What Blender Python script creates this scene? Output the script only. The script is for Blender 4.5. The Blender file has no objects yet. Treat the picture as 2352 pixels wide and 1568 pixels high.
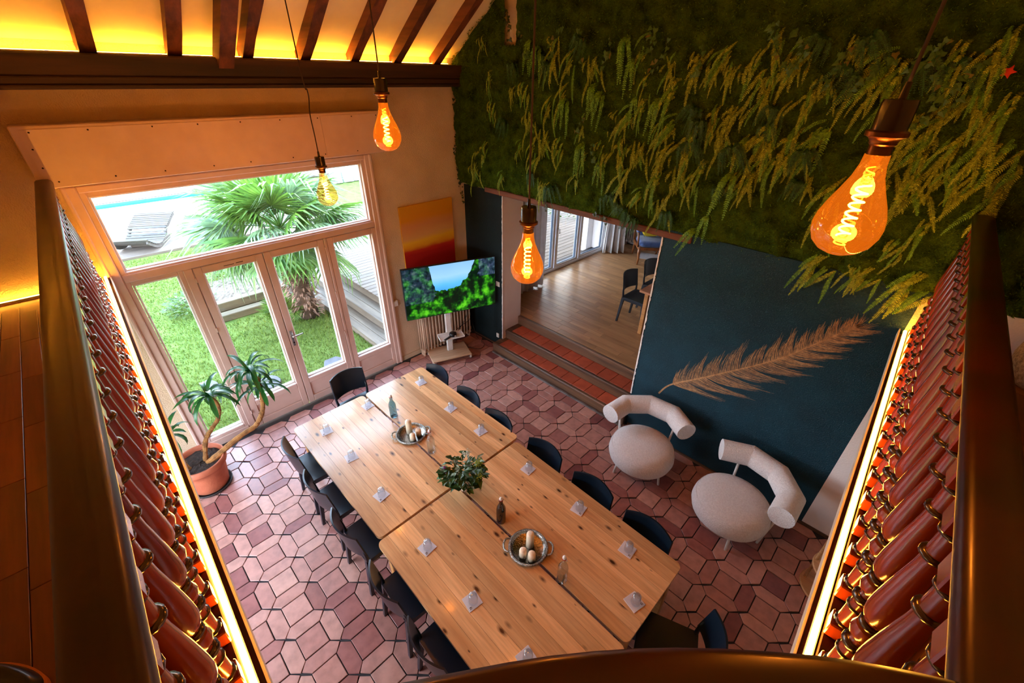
import bpy, math, random
from mathutils import Vector, Matrix
random.seed(7)
SC = bpy.context.scene
COL = SC.collection
PI = math.pi
R = math.radians

# ------------------------------------------------------------------ camera
CAMPOS = Vector((5.18977, -4.07905, 3.9))
FPX = 968.0
def _cam():
    p, a, r = R(32.09), R(44.585), R(.713)
    fh = Vector((-math.sin(a), math.cos(a), 0)); rt = Vector((math.cos(a), math.sin(a), 0)); up = Vector((0, 0, 1))
    F = fh*math.cos(p) - up*math.sin(p); U = up*math.cos(p) + fh*math.sin(p)
    return F, rt*math.cos(r) + U*math.sin(r), U*math.cos(r) - rt*math.sin(r)
CF, CR, CU = _cam()
cam = bpy.data.cameras.new('camera'); camo = bpy.data.objects.new('camera', cam); COL.objects.link(camo)
cam.sensor_width = 36; cam.sensor_fit = 'HORIZONTAL'; cam.lens = FPX*36/2352; cam.clip_start = .02; cam.clip_end = 400
m = Matrix((CR, CU, -CF)).transposed().to_4x4(); m.translation = CAMPOS; camo.matrix_world = m
SC.camera = camo
def _ray(px, py): return CF*FPX + CR*(px-1176) - CU*(py-784)
def on(px, py, axis, v):
    d = _ray(px, py); return CAMPOS + d*((v-CAMPOS[axis])/d[axis])
def PX(px, py, v=0.): return on(px, py, 0, v)
def PY(px, py, v=0.): return on(px, py, 1, v)
def PZ(px, py, v=0.): return on(px, py, 2, v)
def proj(P):
    d = Vector(P)-CAMPOS; z = d.dot(CF)
    return (1176+FPX*d.dot(CR)/z, 784-FPX*d.dot(CU)/z, z)

# ------------------------------------------------------------------ world, exposure
SC.view_settings.view_transform = 'Standard'; SC.view_settings.look = 'None'
SC.view_settings.exposure = 1.4; SC.view_settings.gamma = 1.0; SC.view_settings.use_curve_mapping = False
W = bpy.data.worlds.new('overcast_sky'); SC.world = W; W.use_nodes = True
bg = W.node_tree.nodes['Background']; bg.inputs[1].default_value = 8.0
_wt = W.node_tree; _tc = _wt.nodes.new('ShaderNodeTexCoord'); _sx = _wt.nodes.new('ShaderNodeSeparateXYZ'); _cr = _wt.nodes.new('ShaderNodeValToRGB')
_wt.links.new(_tc.outputs['Generated'], _sx.inputs[0]); _wt.links.new(_sx.outputs[2], _cr.inputs[0]); _wt.links.new(_cr.outputs[0], bg.inputs[0])
_cr.color_ramp.elements[0].color = (.92, .95, 1., 1); _cr.color_ramp.elements[0].position = 0.
_cr.color_ramp.elements[1].color = (.40, .64, 1., 1); _cr.color_ramp.elements[1].position = .9
SC.cycles.use_adaptive_sampling = True; SC.cycles.adaptive_threshold = .06
SC.cycles.max_bounces = 7; SC.cycles.diffuse_bounces = 4; SC.cycles.glossy_bounces = 4
SC.cycles.transmission_bounces = 6; SC.cycles.transparent_max_bounces = 16
SC.cycles.sample_clamp_indirect = 8.0; SC.cycles.caustics_reflective = False; SC.cycles.caustics_refractive = False
def portal(name, loc, rot, sx, sy):
    l = bpy.data.lights.new(name, 'AREA'); l.shape = 'RECTANGLE'; l.size = sx; l.size_y = sy; l.cycles.is_portal = True
    o = bpy.data.objects.new(name, l); COL.objects.link(o); o.location = loc; o.rotation_euler = rot
portal('daylight_portal', (-.3, -2.75, 1.54), (0, R(-90), 0), 3.06, 2.76)
portal('daylight_portal', (-.4, 3.0, 1.5), (0, R(-90), 0), 2.1, 2.6)
portal('daylight_portal', (1.74, -5.95, 1.1), (R(-90), 0, R(180)), 2.5, 1.8)  # guides daylight through the added windows in the near wall

# ------------------------------------------------------------------ mesh helpers
class MB:
    def __init__(s): s.v = []; s.f = []; s.m = []; s.cm = 0
    def _a(s, vs, fs):
        n = len(s.v); s.v += [tuple(v) for v in vs]
        for f in fs: s.f.append(tuple(i+n for i in f)); s.m.append(s.cm)
        return s
    def box(s, x0, x1, y0, y1, z0, z1):
        return s._a([(x, y, z) for z in (z0, z1) for y in (y0, y1) for x in (x0, x1)],
                    [(0,2,3,1),(4,5,7,6),(0,1,5,4),(2,6,7,3),(0,4,6,2),(1,3,7,5)])
    def cbox(s, x0, x1, y0, y1, z0, z1, c=.005):
        c = min(c, (x1-x0)*.45, (y1-y0)*.45, (z1-z0)*.45)
        vs = []; idx = {}
        for ix, x in ((0,x0),(1,x1)):
            for iy, y in ((0,y0),(1,y1)):
                for iz, z in ((0,z0),(1,z1)):
                    sx, sy, sz = (1-2*ix)*c, (1-2*iy)*c, (1-2*iz)*c
                    for k, p in enumerate(((x, y+sy, z+sz),(x+sx, y, z+sz),(x+sx, y+sy, z))):
                        idx[ix,iy,iz,k] = len(vs); vs.append(p)
        g = lambda *a: idx[a]; fs = []
        fs += [(g(0,0,0,0),g(0,0,1,0),g(0,1,1,0),g(0,1,0,0)),(g(1,0,0,0),g(1,1,0,0),g(1,1,1,0),g(1,0,1,0))]
        fs += [(g(0,0,0,1),g(1,0,0,1),g(1,0,1,1),g(0,0,1,1)),(g(0,1,0,1),g(0,1,1,1),g(1,1,1,1),g(1,1,0,1))]
        fs += [(g(0,0,0,2),g(0,1,0,2),g(1,1,0,2),g(1,0,0,2)),(g(0,0,1,2),g(1,0,1,2),g(1,1,1,2),g(0,1,1,2))]
        for a in (0,1):
            for b in (0,1):
                fs.append((g(a,b,0,0),g(a,b,0,1),g(a,b,1,1),g(a,b,1,0)))
                fs.append((g(a,0,b,0),g(a,0,b,2),g(a,1,b,2),g(a,1,b,0)))
                fs.append((g(0,a,b,1),g(0,a,b,2),g(1,a,b,2),g(1,a,b,1)))
                for d in (0,1): fs.append((g(a,b,d,0),g(a,b,d,1),g(a,b,d,2)))
        return s._a(vs, fs)
    def lathe(s, prof, n=16, cx=0, cy=0, cap=True, z0=0):
        vs = []; fs = []
        for r, z in prof:
            for k in range(n):
                a = 2*PI*k/n; vs.append((cx+r*math.cos(a), cy+r*math.sin(a), z0+z))
        for i in range(len(prof)-1):
            for k in range(n):
                j = (k+1) % n; fs.append((i*n+k, i*n+j, (i+1)*n+j, (i+1)*n+k))
        if cap:
            fs.append(tuple(range(n-1, -1, -1))); b = (len(prof)-1)*n; fs.append(tuple(range(b, b+n)))
        return s._a(vs, fs)
    def tube(s, pts, r, n=8, cap=True, closed=False, squash=None):
        pts = [Vector(p) for p in pts]; N = len(pts)
        rr = r if isinstance(r, (list, tuple)) else [r]*N
        vs = []; fs = []; prev = None
        for i, p in enumerate(pts):
            if closed: t = pts[(i+1) % N]-pts[i-1]
            else: t = pts[min(i+1, N-1)]-pts[max(i-1, 0)]
            if t.length < 1e-9: t = Vector((0,0,1))
            t.normalize()
            if prev is None:
                a = Vector((0,0,1)) if abs(t.z) < .9 else Vector((1,0,0)); u = t.cross(a).normalized()
            else:
                u = prev-t*prev.dot(t)
                if u.length < 1e-6: u = t.orthogonal()
                u.normalize()
            prev = u; w = t.cross(u)
            for k in range(n):
                an = 2*PI*k/n; vs.append(p+u*(rr[i]*math.cos(an))+w*(rr[i]*math.sin(an)*(squash or 1)))
        for i in range(N if closed else N-1):
            a, b = i*n, ((i+1) % N)*n
            for k in range(n):
                j = (k+1) % n; fs.append((a+k, a+j, b+j, b+k))
        if cap and not closed:
            fs.append(tuple(range(n-1,-1,-1))); fs.append(tuple(range((N-1)*n, N*n)))
        return s._a(vs, fs)
    def sweep(s, path, prof, up=(0,0,1), cap=True):
        """profile (lateral, vertical) swept along a path; lateral = right of travel"""
        path = [Vector(p) for p in path]; N = len(path); n = len(prof); up = Vector(up); vs = []; fs = []
        for i, p in enumerate(path):
            t1 = (path[min(i+1, N-1)]-path[max(i-1, 0)]).normalized(); side = t1.cross(up).normalized(); u2 = side.cross(t1)
            for a, b in prof: vs.append(p+side*a+u2*b)
        for i in range(N-1):
            for k in range(n):
                j = (k+1) % n; fs.append((i*n+k, (i+1)*n+k, (i+1)*n+j, i*n+j))
        if cap: fs.append(tuple(range(n))); fs.append(tuple(range((N-1)*n+n-1, (N-1)*n-1, -1)))
        return s._a(vs, fs)
    def prism(s, poly, z0, z1):
        n = len(poly); vs = [(x, y, z0) for x, y in poly]+[(x, y, z1) for x, y in poly]
        fs = [tuple(range(n-1,-1,-1)), tuple(range(n, 2*n))]+[(k, (k+1) % n, n+(k+1) % n, n+k) for k in range(n)]
        return s._a(vs, fs)
    def prismc(s, poly, z0, z1, c=.003):
        """prism with a chamfered top edge"""
        n = len(poly); cx = sum(p[0] for p in poly)/n; cy = sum(p[1] for p in poly)/n
        ins = []
        for x, y in poly:
            d = math.hypot(x-cx, y-cy); k = max(0, 1-c*1.3/d); ins.append((cx+(x-cx)*k, cy+(y-cy)*k))
        vs = [(x, y, z0) for x, y in poly]+[(x, y, z1-c) for x, y in poly]+[(x, y, z1) for x, y in ins]
        fs = [tuple(range(n-1,-1,-1)), tuple(range(2*n, 3*n))]
        for a in (0, n): fs += [(a+k, a+(k+1) % n, a+n+(k+1) % n, a+n+k) for k in range(n)]
        return s._a(vs, fs)
    def grid(s, fn, nu, nv):
        vs = [fn(i/nu, j/nv) for j in range(nv+1) for i in range(nu+1)]
        fs = [(j*(nu+1)+i, j*(nu+1)+i+1, (j+1)*(nu+1)+i+1, (j+1)*(nu+1)+i) for j in range(nv) for i in range(nu)]
        return s._a(vs, fs)
    def slab(s, fn, nu, nv, th):
        """thick curved sheet: fn(u,v)->(point, normal)"""
        A = [fn(i/nu, j/nv) for j in range(nv+1) for i in range(nu+1)]
        n = len(A); vs = [Vector(p)+Vector(q)*th/2 for p, q in A]+[Vector(p)-Vector(q)*th/2 for p, q in A]
        w = nu+1; fs = []
        for j in range(nv):
            for i in range(nu):
                q = (j*w+i, j*w+i+1, (j+1)*w+i+1, (j+1)*w+i); fs.append(q); fs.append(tuple(n+k for k in reversed(q)))
        ring = [i for i in range(nu+1)]+[j*w+nu for j in range(1, nv+1)]+[nv*w+i for i in range(nu-1,-1,-1)]+[j*w for j in range(nv-1, 0, -1)]
        for k in range(len(ring)):
            a, b = ring[k], ring[(k+1) % len(ring)]; fs.append((a, a+n, b+n, b))
        return s._a(vs, fs)
    def ball(s, c, r, n=10, m=7, sq=(1,1,1)):
        vs = [(c[0], c[1], c[2]-r*sq[2])]; fs = []
        for i in range(1, m):
            t = PI*i/m
            for k in range(n):
                a = 2*PI*k/n; vs.append((c[0]+r*sq[0]*math.sin(t)*math.cos(a), c[1]+r*sq[1]*math.sin(t)*math.sin(a), c[2]-r*sq[2]*math.cos(t)))
        vs.append((c[0], c[1], c[2]+r*sq[2])); L = len(vs)-1
        for k in range(n):
            j = (k+1) % n; fs.append((0, 1+j, 1+k)); fs.append((L, 1+(m-2)*n+k, 1+(m-2)*n+j))
        for i in range(m-2):
            for k in range(n):
                j = (k+1) % n; fs.append((1+i*n+k, 1+i*n+j, 1+(i+1)*n+j, 1+(i+1)*n+k))
        return s._a(vs, fs)
    def xf(s, M):
        s.v = [tuple(M @ Vector(v)) for v in s.v]; return s
    def mesh(s, name, mats, smooth=False):
        me = bpy.data.meshes.new(name); me.from_pydata(s.v, [], s.f)
        for mt in (mats if isinstance(mats, (list, tuple)) else [mats]): me.materials.append(mt)
        if any(s.m): me.polygons.foreach_set('material_index', s.m)
        if smooth:
            me.polygons.foreach_set('use_smooth', [True]*len(me.polygons))
            if smooth is not True and hasattr(me, 'set_sharp_from_angle'): me.set_sharp_from_angle(angle=R(smooth))
        me.update(); return me
    def build(s, name, mats, parent=None, smooth=False, loc=None, rz=0):
        return link(name, s.mesh(name, mats, smooth), parent, loc, rz)
def link(name, me, parent=None, loc=None, rz=0):
    o = bpy.data.objects.new(name, me); COL.objects.link(o)
    if parent is not None: o.parent = parent
    if loc is not None: o.location = loc
    if rz: o.rotation_euler = (0, 0, rz)
    return o
def tag(o, label=None, cat=None, group=None, kind=None):
    if label: o['label'] = label
    if cat: o['category'] = cat
    if group: o['group'] = group
    if kind: o['kind'] = kind
    return o
def thing(name, label, cat, loc=(0,0,0), rz=0, group=None):
    o = bpy.data.objects.new(name, None); COL.objects.link(o); o.location = loc; o.rotation_euler = (0,0,rz); o.empty_display_size = .1
    return tag(o, label, cat, group)
def kids(o): return [c for c in bpy.data.objects if c.parent is o]
def dup(o, loc=None, rz=None, label=None, parent=None, _t=None):
    c = o.copy(); COL.objects.link(c)
    if parent is not None: c.parent = parent
    if loc is not None: c.location = loc
    if rz is not None: c.rotation_euler = (0,0,rz)
    if label: c['label'] = label
    for ch in kids(o): dup(ch, parent=c)
    return c
def struct(o): o['kind'] = 'structure'; return o

# ------------------------------------------------------------------ materials
def lin(c):
    return tuple(((x/255)/12.92 if x/255 <= .04045 else ((x/255+.055)/1.055)**2.4) for x in c)
def _new(name):
    mt = bpy.data.materials.new(name); mt.use_nodes = True; nt = mt.node_tree
    return mt, nt, nt.nodes['Principled BSDF']
def N(nt, typ, **kw):
    n = nt.nodes.new(typ)
    for k, v in kw.items():
        if k.startswith('i_'): n.inputs[int(k[2:]) if k[2:].isdigit() else k[2:].replace('_', ' ')].default_value = v
        else: setattr(n, k, v)
    return n
def ramp(nt, stops, interp='LINEAR'):
    n = nt.nodes.new('ShaderNodeValToRGB'); cr = n.color_ramp; cr.interpolation = interp
    while len(cr.elements) < len(stops): cr.elements.new(.5)
    for e, (p, c) in zip(cr.elements, stops): e.position = p; e.color = (*c, 1) if len(c) == 3 else c
    return n
def rnd(nt, island):
    if island: return nt.nodes.new('ShaderNodeNewGeometry').outputs['Random Per Island']
    return nt.nodes.new('ShaderNodeObjectInfo').outputs['Random']
def coords(nt, scale=(1,1,1), jitter=0, space='Object', island=False):
    tc = N(nt, 'ShaderNodeTexCoord'); mp = N(nt, 'ShaderNodeMapping'); mp.inputs['Scale'].default_value = scale
    nt.links.new(tc.outputs[space], mp.inputs[0])
    if jitter:
        mu = N(nt, 'ShaderNodeMath', operation='MULTIPLY', i_1=jitter); nt.links.new(rnd(nt, island), mu.inputs[0])
        nt.links.new(mu.outputs[0], mp.inputs['Location'])
    return mp.outputs[0]
def pmat(name, c, c2=None, rough=.5, metal=0., scale=8., stretch=(1,1,1), bump=0., bscale=60., vary=0., spec=.5, coat=0., island=False, sss=0., transl=0., sheen=0., jitter=3., detail=4.):
    """plain procedural material: two tones mixed by noise, per-object tint, optional relief"""
    mt, nt, b = _new(name); c = lin(c); c2 = lin(c2) if c2 else tuple(x*.8 for x in c)
    cv = coords(nt, stretch, jitter, island=island)
    no = N(nt, 'ShaderNodeTexNoise', i_Scale=scale, i_Detail=detail); nt.links.new(cv, no.inputs['Vector'])
    rp = ramp(nt, [(.3, c2), (.7, c)]); nt.links.new(no.outputs[0], rp.inputs[0]); out = rp.outputs[0]
    if vary:
        hs = N(nt, 'ShaderNodeHueSaturation'); mr = N(nt, 'ShaderNodeMapRange', i_3=1-vary, i_4=1+vary)
        nt.links.new(rnd(nt, island), mr.inputs[0]); nt.links.new(mr.outputs[0], hs.inputs['Value']); nt.links.new(out, hs.inputs['Color']); out = hs.outputs[0]
    nt.links.new(out, b.inputs['Base Color'])
    b.inputs['Roughness'].default_value = rough; b.inputs['Metallic'].default_value = metal
    b.inputs['Specular IOR Level'].default_value = spec; b.inputs['Coat Weight'].default_value = coat; b.inputs['Coat Roughness'].default_value = .12
    if sheen: b.inputs['Sheen Weight'].default_value = sheen
    if bump:
        n2 = N(nt, 'ShaderNodeTexNoise', i_Scale=bscale, i_Detail=3.); nt.links.new(cv, n2.inputs['Vector'])
        bp = N(nt, 'ShaderNodeBump', i_Strength=min(1, bump), i_Distance=.01*max(1, bump)); nt.links.new(n2.outputs[0], bp.inputs['Height']); nt.links.new(bp.outputs[0], b.inputs['Normal'])
    if transl:
        tr = N(nt, 'ShaderNodeBsdfTranslucent'); nt.links.new(out, tr.inputs[0]); mx = N(nt, 'ShaderNodeMixShader', i_0=transl)
        nt.links.new(b.outputs[0], mx.inputs[1]); nt.links.new(tr.outputs[0], mx.inputs[2]); nt.links.new(mx.outputs[0], nt.nodes['Material Output'].inputs[0])
    return mt
def woodmat(name, c1, c2, axis=0, grain=14., rough=.35, knots=None, vary=.12, coat=0., bump=.12, island=False, spec=.5):
    mt, nt, b = _new(name)
    st = [1., 1., 1.]; st[axis] = .07
    cv = coords(nt, tuple(st), 9., island=island)
    no = N(nt, 'ShaderNodeTexNoise', i_Scale=grain, i_Detail=5., i_Distortion=.6); nt.links.new(cv, no.inputs['Vector'])
    rp = ramp(nt, [(.28, lin(c2)), (.5, tuple((x+y)/2 for x, y in zip(lin(c1), lin(c2)))), (.72, lin(c1))]); nt.links.new(no.outputs[0], rp.inputs[0]); out = rp.outputs[0]
    n3 = N(nt, 'ShaderNodeTexNoise', i_Scale=grain*7, i_Detail=2.); nt.links.new(cv, n3.inputs['Vector'])
    mx = N(nt, 'ShaderNodeMix', data_type='RGBA', blend_type='MULTIPLY', i_0=.35); r3 = ramp(nt, [(.35, (.55,.5,.45)), (.6, (1,1,1))])
    nt.links.new(n3.outputs[0], r3.inputs[0]); nt.links.new(out, mx.inputs[6]); nt.links.new(r3.outputs[0], mx.inputs[7]); out = mx.outputs[2]
    if knots:
        sk = [1., 1., 1.]; sk[axis] = .45; ck = coords(nt, tuple(sk), 17., island=island)
        vo = N(nt, 'ShaderNodeTexVoronoi', i_Scale=knots[0], i_Randomness=1.); nt.links.new(ck, vo.inputs['Vector'])
        nz = N(nt, 'ShaderNodeTexNoise', i_Scale=3.); nt.links.new(ck, nz.inputs['Vector'])
        thr = N(nt, 'ShaderNodeMath', operation='MULTIPLY', i_1=knots[1]); nt.links.new(vo.outputs['Color'], thr.inputs[0])
        dv = N(nt, 'ShaderNodeMath', operation='DIVIDE'); nt.links.new(vo.outputs['Distance'], dv.inputs[0]); nt.links.new(thr.outputs[0], dv.inputs[1])
        kr = ramp(nt, [(.35, (1,1,1)), (.62, (.5,.5,.5)), (1., (0,0,0))]); nt.links.new(dv.outputs[0], kr.inputs[0])
        km = N(nt, 'ShaderNodeMix', data_type='RGBA'); nt.links.new(kr.outputs[0], km.inputs[0]); nt.links.new(out, km.inputs[6]); km.inputs[7].default_value = (*lin(knots[2]), 1); out = km.outputs[2]
    if vary:
        hs = N(nt, 'ShaderNodeHueSaturation'); mr = N(nt, 'ShaderNodeMapRange', i_3=1-vary, i_4=1+vary)
        nt.links.new(rnd(nt, island), mr.inputs[0]); nt.links.new(mr.outputs[0], hs.inputs['Value']); nt.links.new(out, hs.inputs['Color']); out = hs.outputs[0]
    nt.links.new(out, b.inputs['Base Color']); b.inputs['Roughness'].default_value = rough; b.inputs['Coat Weight'].default_value = coat; b.inputs['Coat Roughness'].default_value = .1
    b.inputs['Specular IOR Level'].default_value = spec
    if bump:
        bp = N(nt, 'ShaderNodeBump', i_Strength=bump, i_Distance=.004); nt.links.new(n3.outputs[0], bp.inputs['Height']); nt.links.new(bp.outputs[0], b.inputs['Normal'])
    return mt
def emat(name, c, strength):
    mt, nt, b = _new(name); e = N(nt, 'ShaderNodeEmission', i_1=strength); e.inputs[0].default_value = (*c, 1)
    nt.links.new(e.outputs[0], nt.nodes['Material Output'].inputs[0]); return mt
def glassmat(name, tint=(1,1,1), refl=.06, rough=.02, emit=None, edge=.5):
    """thin clear glass: see-through with a fresnel sheen; lets daylight pass"""
    mt, nt, b = _new(name)
    t = N(nt, 'ShaderNodeBsdfTransparent'); t.inputs[0].default_value = (*tint, 1)
    g = N(nt, 'ShaderNodeBsdfGlossy', i_Roughness=rough); lw = N(nt, 'ShaderNodeLayerWeight', i_Blend=.35)
    mr = N(nt, 'ShaderNodeMapRange', i_3=refl, i_4=edge); nt.links.new(lw.outputs['Facing'], mr.inputs[0])
    pw = N(nt, 'ShaderNodeMath', operation='POWER', i_1=2.2); nt.links.new(lw.outputs['Facing'], pw.inputs[0]); nt.links.new(pw.outputs[0], mr.inputs[0])
    mx = N(nt, 'ShaderNodeMixShader'); nt.links.new(mr.outputs[0], mx.inputs[0]); nt.links.new(t.outputs[0], mx.inputs[1]); nt.links.new(g.outputs[0], mx.inputs[2]); out = mx.outputs[0]
    if emit:
        e = N(nt, 'ShaderNodeEmission', i_1=emit[1]); e.inputs[0].default_value = (*emit[0], 1)
        ad = N(nt, 'ShaderNodeAddShader'); nt.links.new(out, ad.inputs[0]); nt.links.new(e.outputs[0], ad.inputs[1]); out = ad.outputs[0]
    nt.links.new(out, nt.nodes['Material Output'].inputs[0]); return mt
# ------------------------------------------------------------------ shared materials
M = {}
M['plaster'] = pmat('cream_plaster', (222,200,172), (208,184,154), rough=.9, scale=3, bump=.9, bscale=95, spec=.2)
M['plaster_white'] = pmat('white_plaster', (232,224,222), (220,212,210), rough=.9, scale=2, bump=.25, bscale=80, spec=.2)
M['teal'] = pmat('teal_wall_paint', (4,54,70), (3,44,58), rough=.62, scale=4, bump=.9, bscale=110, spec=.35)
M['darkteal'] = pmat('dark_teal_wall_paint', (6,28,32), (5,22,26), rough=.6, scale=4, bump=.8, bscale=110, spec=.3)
M['ceil'] = pmat('white_ceiling_board', (246,226,180), (236,214,166), rough=.85, scale=5, spec=.2)
M['pvc'] = pmat('painted_window_frame', (214,186,176), (204,174,162), rough=.42, scale=6, vary=.02)
M['white'] = pmat('white_paint', (235,232,228), rough=.4)
M['oldwood'] = woodmat('old_rafter_wood', (128,68,34), (58,28,14), axis=0, grain=9, rough=.75, vary=.15, bump=.6)
M['beam'] = woodmat('dark_beam_wood', (74,42,26), (30,16,10), axis=1, grain=7, rough=.65, vary=.05, bump=.6)
M['stepwood'] = woodmat('step_edge_wood', (120,84,58), (66,44,32), axis=0, grain=12, rough=.5, bump=.4)
M['nosing'] = pmat('worn_step_nosing', (112,104,100), (70,60,56), rough=.5, scale=10)
M['parquet'] = woodmat('oak_parquet', (188,142,96), (150,106,68), axis=1, grain=10, rough=.3, vary=.2, bump=.05)
M['parquet_mezz'] = woodmat('mezzanine_parquet', (136,74,40), (86,44,23), axis=0, grain=8, rough=.32, vary=.28, bump=.05)
M['grout'] = pmat('tile_grout', (50,46,48), (38,34,36), rough=.85, scale=20)
M['glass'] = glassmat('window_glass', (.97,.985,.98), refl=.03, edge=.25)
M['black'] = pmat('black_plastic', (18,18,20), (13,13,15), rough=.4, scale=6)
M['metal_dark'] = pmat('dark_bronze', (58,40,26), rough=.35, metal=.9)
M['steel'] = pmat('brushed_steel', (200,198,194), rough=.28, metal=1.)
def tilemat(name, island):
    mt, nt, b = _new(name); r = rnd(nt, island)
    rp = ramp(nt, [(0., lin((140,86,80))), (.1, lin((178,126,114))), (.3, lin((192,142,130))), (.55, lin((174,122,112))), (.74, lin((198,150,136))), (.86, lin((156,98,92))), (1., lin((128,76,76)))])
    nt.links.new(r, rp.inputs[0]); cv = coords(nt, (1,1,1), 11, island=island)
    no = N(nt, 'ShaderNodeTexNoise', i_Scale=14., i_Detail=6.); nt.links.new(cv, no.inputs['Vector'])
    r2 = ramp(nt, [(.3, (.72,.70,.70)), (.62, (1.08,1.05,1.03))]); nt.links.new(no.outputs[0], r2.inputs[0])
    mx = N(nt, 'ShaderNodeMix', data_type='RGBA', blend_type='MULTIPLY', i_0=.8); nt.links.new(rp.outputs[0], mx.inputs[6]); nt.links.new(r2.outputs[0], mx.inputs[7])
    nt.links.new(mx.outputs[2], b.inputs['Base Color'])
    rr = N(nt, 'ShaderNodeMapRange', i_3=.26, i_4=.5); nt.links.new(no.outputs[0], rr.inputs[0]); nt.links.new(rr.outputs[0], b.inputs['Roughness'])
    bp = N(nt, 'ShaderNodeBump', i_Strength=.15, i_Distance=.004); nt.links.new(no.outputs[0], bp.inputs['Height']); nt.links.new(bp.outputs[0], b.inputs['Normal'])
    return mt
M['tile'] = tilemat('terracotta_tile', False); M['tile_far'] = tilemat('terracotta_tile_far', True)
M['redtile'] = pmat('red_step_tile', (190,92,62), (168,76,50), rough=.4, scale=9, vary=.14)

# ------------------------------------------------------------------ floor with terracotta tiles
floor = MB().box(-.02, 7.2, -5.6, .14, -.12, -.006).build('floor', M['grout']); struct(floor)
floor['label'] = 'terracotta floor of square and pointed oblong tiles in dark grout'
OX, OY = Vector((.812, -.582)), None
IX, JY = Vector((.3237, -.0057)), Vector((.0068, -.3215))
s_, g_ = .2, .0085
pw = .3237-s_                     # width of the pointed tiles
sq_poly = [(g_/2-.0, g_/2), (s_-g_/2, g_/2), (s_-g_/2, s_-g_/2), (g_/2, s_-g_/2)]
h_ = pw/2-g_/2
def pick(L):                       # horizontal pointed tile, centred
    a = L/2; return [(-a, -h_), (a, -h_), (a+h_-.004, 0), (a, h_), (-a, h_), (-a-h_+.004, 0)]
me_sq = MB().prismc(sq_poly, -.006, .004).mesh('floor_tile', M['tile'])
me_ph = MB().prismc(pick(s_-.003), -.006, .004).mesh('floor_tile', M['tile'])
me_pv = MB().prismc([(-y, x) for x, y in pick(s_-.003)], -.006, .004).mesh('floor_tile', M['tile'])
tiles = []
for i in range(-4, 20):
    for j in range(-2, 16):
        o = OX+IX*i+JY*j
        for kind in range(3):
            c = Vector((o.x, o.y, 0)) if kind == 0 else Vector((o.x+s_/2, o.y+s_+pw/2, 0)) if kind == 1 else Vector((o.x+s_+pw/2, o.y+s_/2, 0))
            q = c+Vector((s_/2, s_/2, 0)) if kind == 0 else c
            if not (.06 < q.x < 7.05 and -5.5 < q.y < .06): continue
            if -.12 < q.y and .75 < q.x < 3.35: continue
            x, y, z = proj(q)
            vis = z > .2 and 380 < x < 1990 and 740 < y < 1600
            under = 1.35 < q.x < 4.8 and -3.3 < q.y < -1.85
            tiles.append((-(1/z**2) if vis and not under else 1., kind, c))
tiles.sort(key=lambda t: t[0])
rest = MB()
for n, (sc, kind, c) in enumerate(tiles):
    dz = random.uniform(-.0012, .0012); me = (me_sq, me_ph, me_pv)[kind]
    if n < 300: link('floor_tile', me, floor, (c.x, c.y, dz), random.uniform(-.006, .006))
    else:
        b = len(rest.v); rest.v += [(v.co.x+c.x, v.co.y+c.y, v.co.z+dz) for v in me.vertices]
        for p in me.polygons: rest.f.append(tuple(b+k for k in p.vertices)); rest.m.append(0)
fr = rest.build('floor_tile', M['tile_far'], floor); fr['kind'] = 'stuff'

# ------------------------------------------------------------------ walls
WT = .28
w = MB()                                                  # window wall, x = 0
w.box(-WT, 0, -5.6, -4.13, 0, 4.12); w.box(-WT, 0, -1.372, .12, 0, 4.12); w.box(-WT, 0, -4.13, -1.372, 3.075, 4.12)
wl = struct(w.build('wall_left', M['plaster'])); wl['label'] = 'rough cream plaster wall around the garden door'
def rag(x, z0, z1, n, amp, y, x2):                        # pier front with a ragged painted edge
    pass
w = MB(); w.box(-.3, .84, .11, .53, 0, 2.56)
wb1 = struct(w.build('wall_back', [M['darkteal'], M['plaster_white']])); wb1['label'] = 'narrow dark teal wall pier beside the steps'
for p in wb1.data.polygons:
    if p.normal.x > .5: p.material_index = 1
w = MB(); w.box(3.31, 5.425, 0, .53, 0, 2.62)
wb2 = struct(w.build('wall_back', M['teal'])); wb2['label'] = 'teal painted wall with a feather mural'
w = MB(); w.box(5.425, 7.2, 0, .53, 0, 2.62)
wb3 = struct(w.build('wall_back', M['plaster_white'])); wb3['label'] = 'white wall below the gallery'
# ragged white plaster beads where the paint ends
for (xx, yy, za, zb, dx) in ((.842, .106, .18, 2.53, 1), (3.306, -.004, .5, 2.54, -1)):
    bd = MB(); z = za
    while z < zb:
        h = random.uniform(.012, .05); wd = random.uniform(.006, .016)
        bd.box(min(xx, xx-dx*wd), max(xx, xx-dx*wd)+.004, yy-.003, yy+.02, z, z+h); z += h
    bd.build('paint_edge', M['plaster_white'], wb1 if dx > 0 else wb2)
MB().box(5.362, 5.43, -.004, 0, 2.30, 2.57).build('paint_edge', M['plaster'], wb2)
def ceilz(x): return 4.10+.675*(x+.0) if x < 3.55 else 4.10+.675*3.55-.675*(x-3.55)
w = MB(); n = 24; poly = []
pts = [(-.3, 2.56), (7.2, 2.56), (7.2, ceilz(7.2)+.1), (3.55, ceilz(3.55)+.1), (-.3, ceilz(-.3)+.1)]
w._a([(x, y, z) for y in (.05, .53) for x, z in pts], [(0,1,2,3,4), (9,8,7,6,5)]+[(k, k+5, (k+1) % 5+5, (k+1) % 5) for k in range(5)])
wb4 = struct(w.build('wall_back', M['plaster'])); wb4['label'] = 'upper gable wall behind the moss'
li = MB().cbox(.60, 3.61, -.012, .3, 2.535, 2.60, .006).build('trim_1', woodmat('lintel_wood', (120,62,28), (66,32,14), axis=0, grain=9, rough=.7, bump=.5)); struct(li); li['label'] = 'brown timber lintel above the opening'
w = MB(); pts2 = [(-5.6), (.53)]
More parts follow.
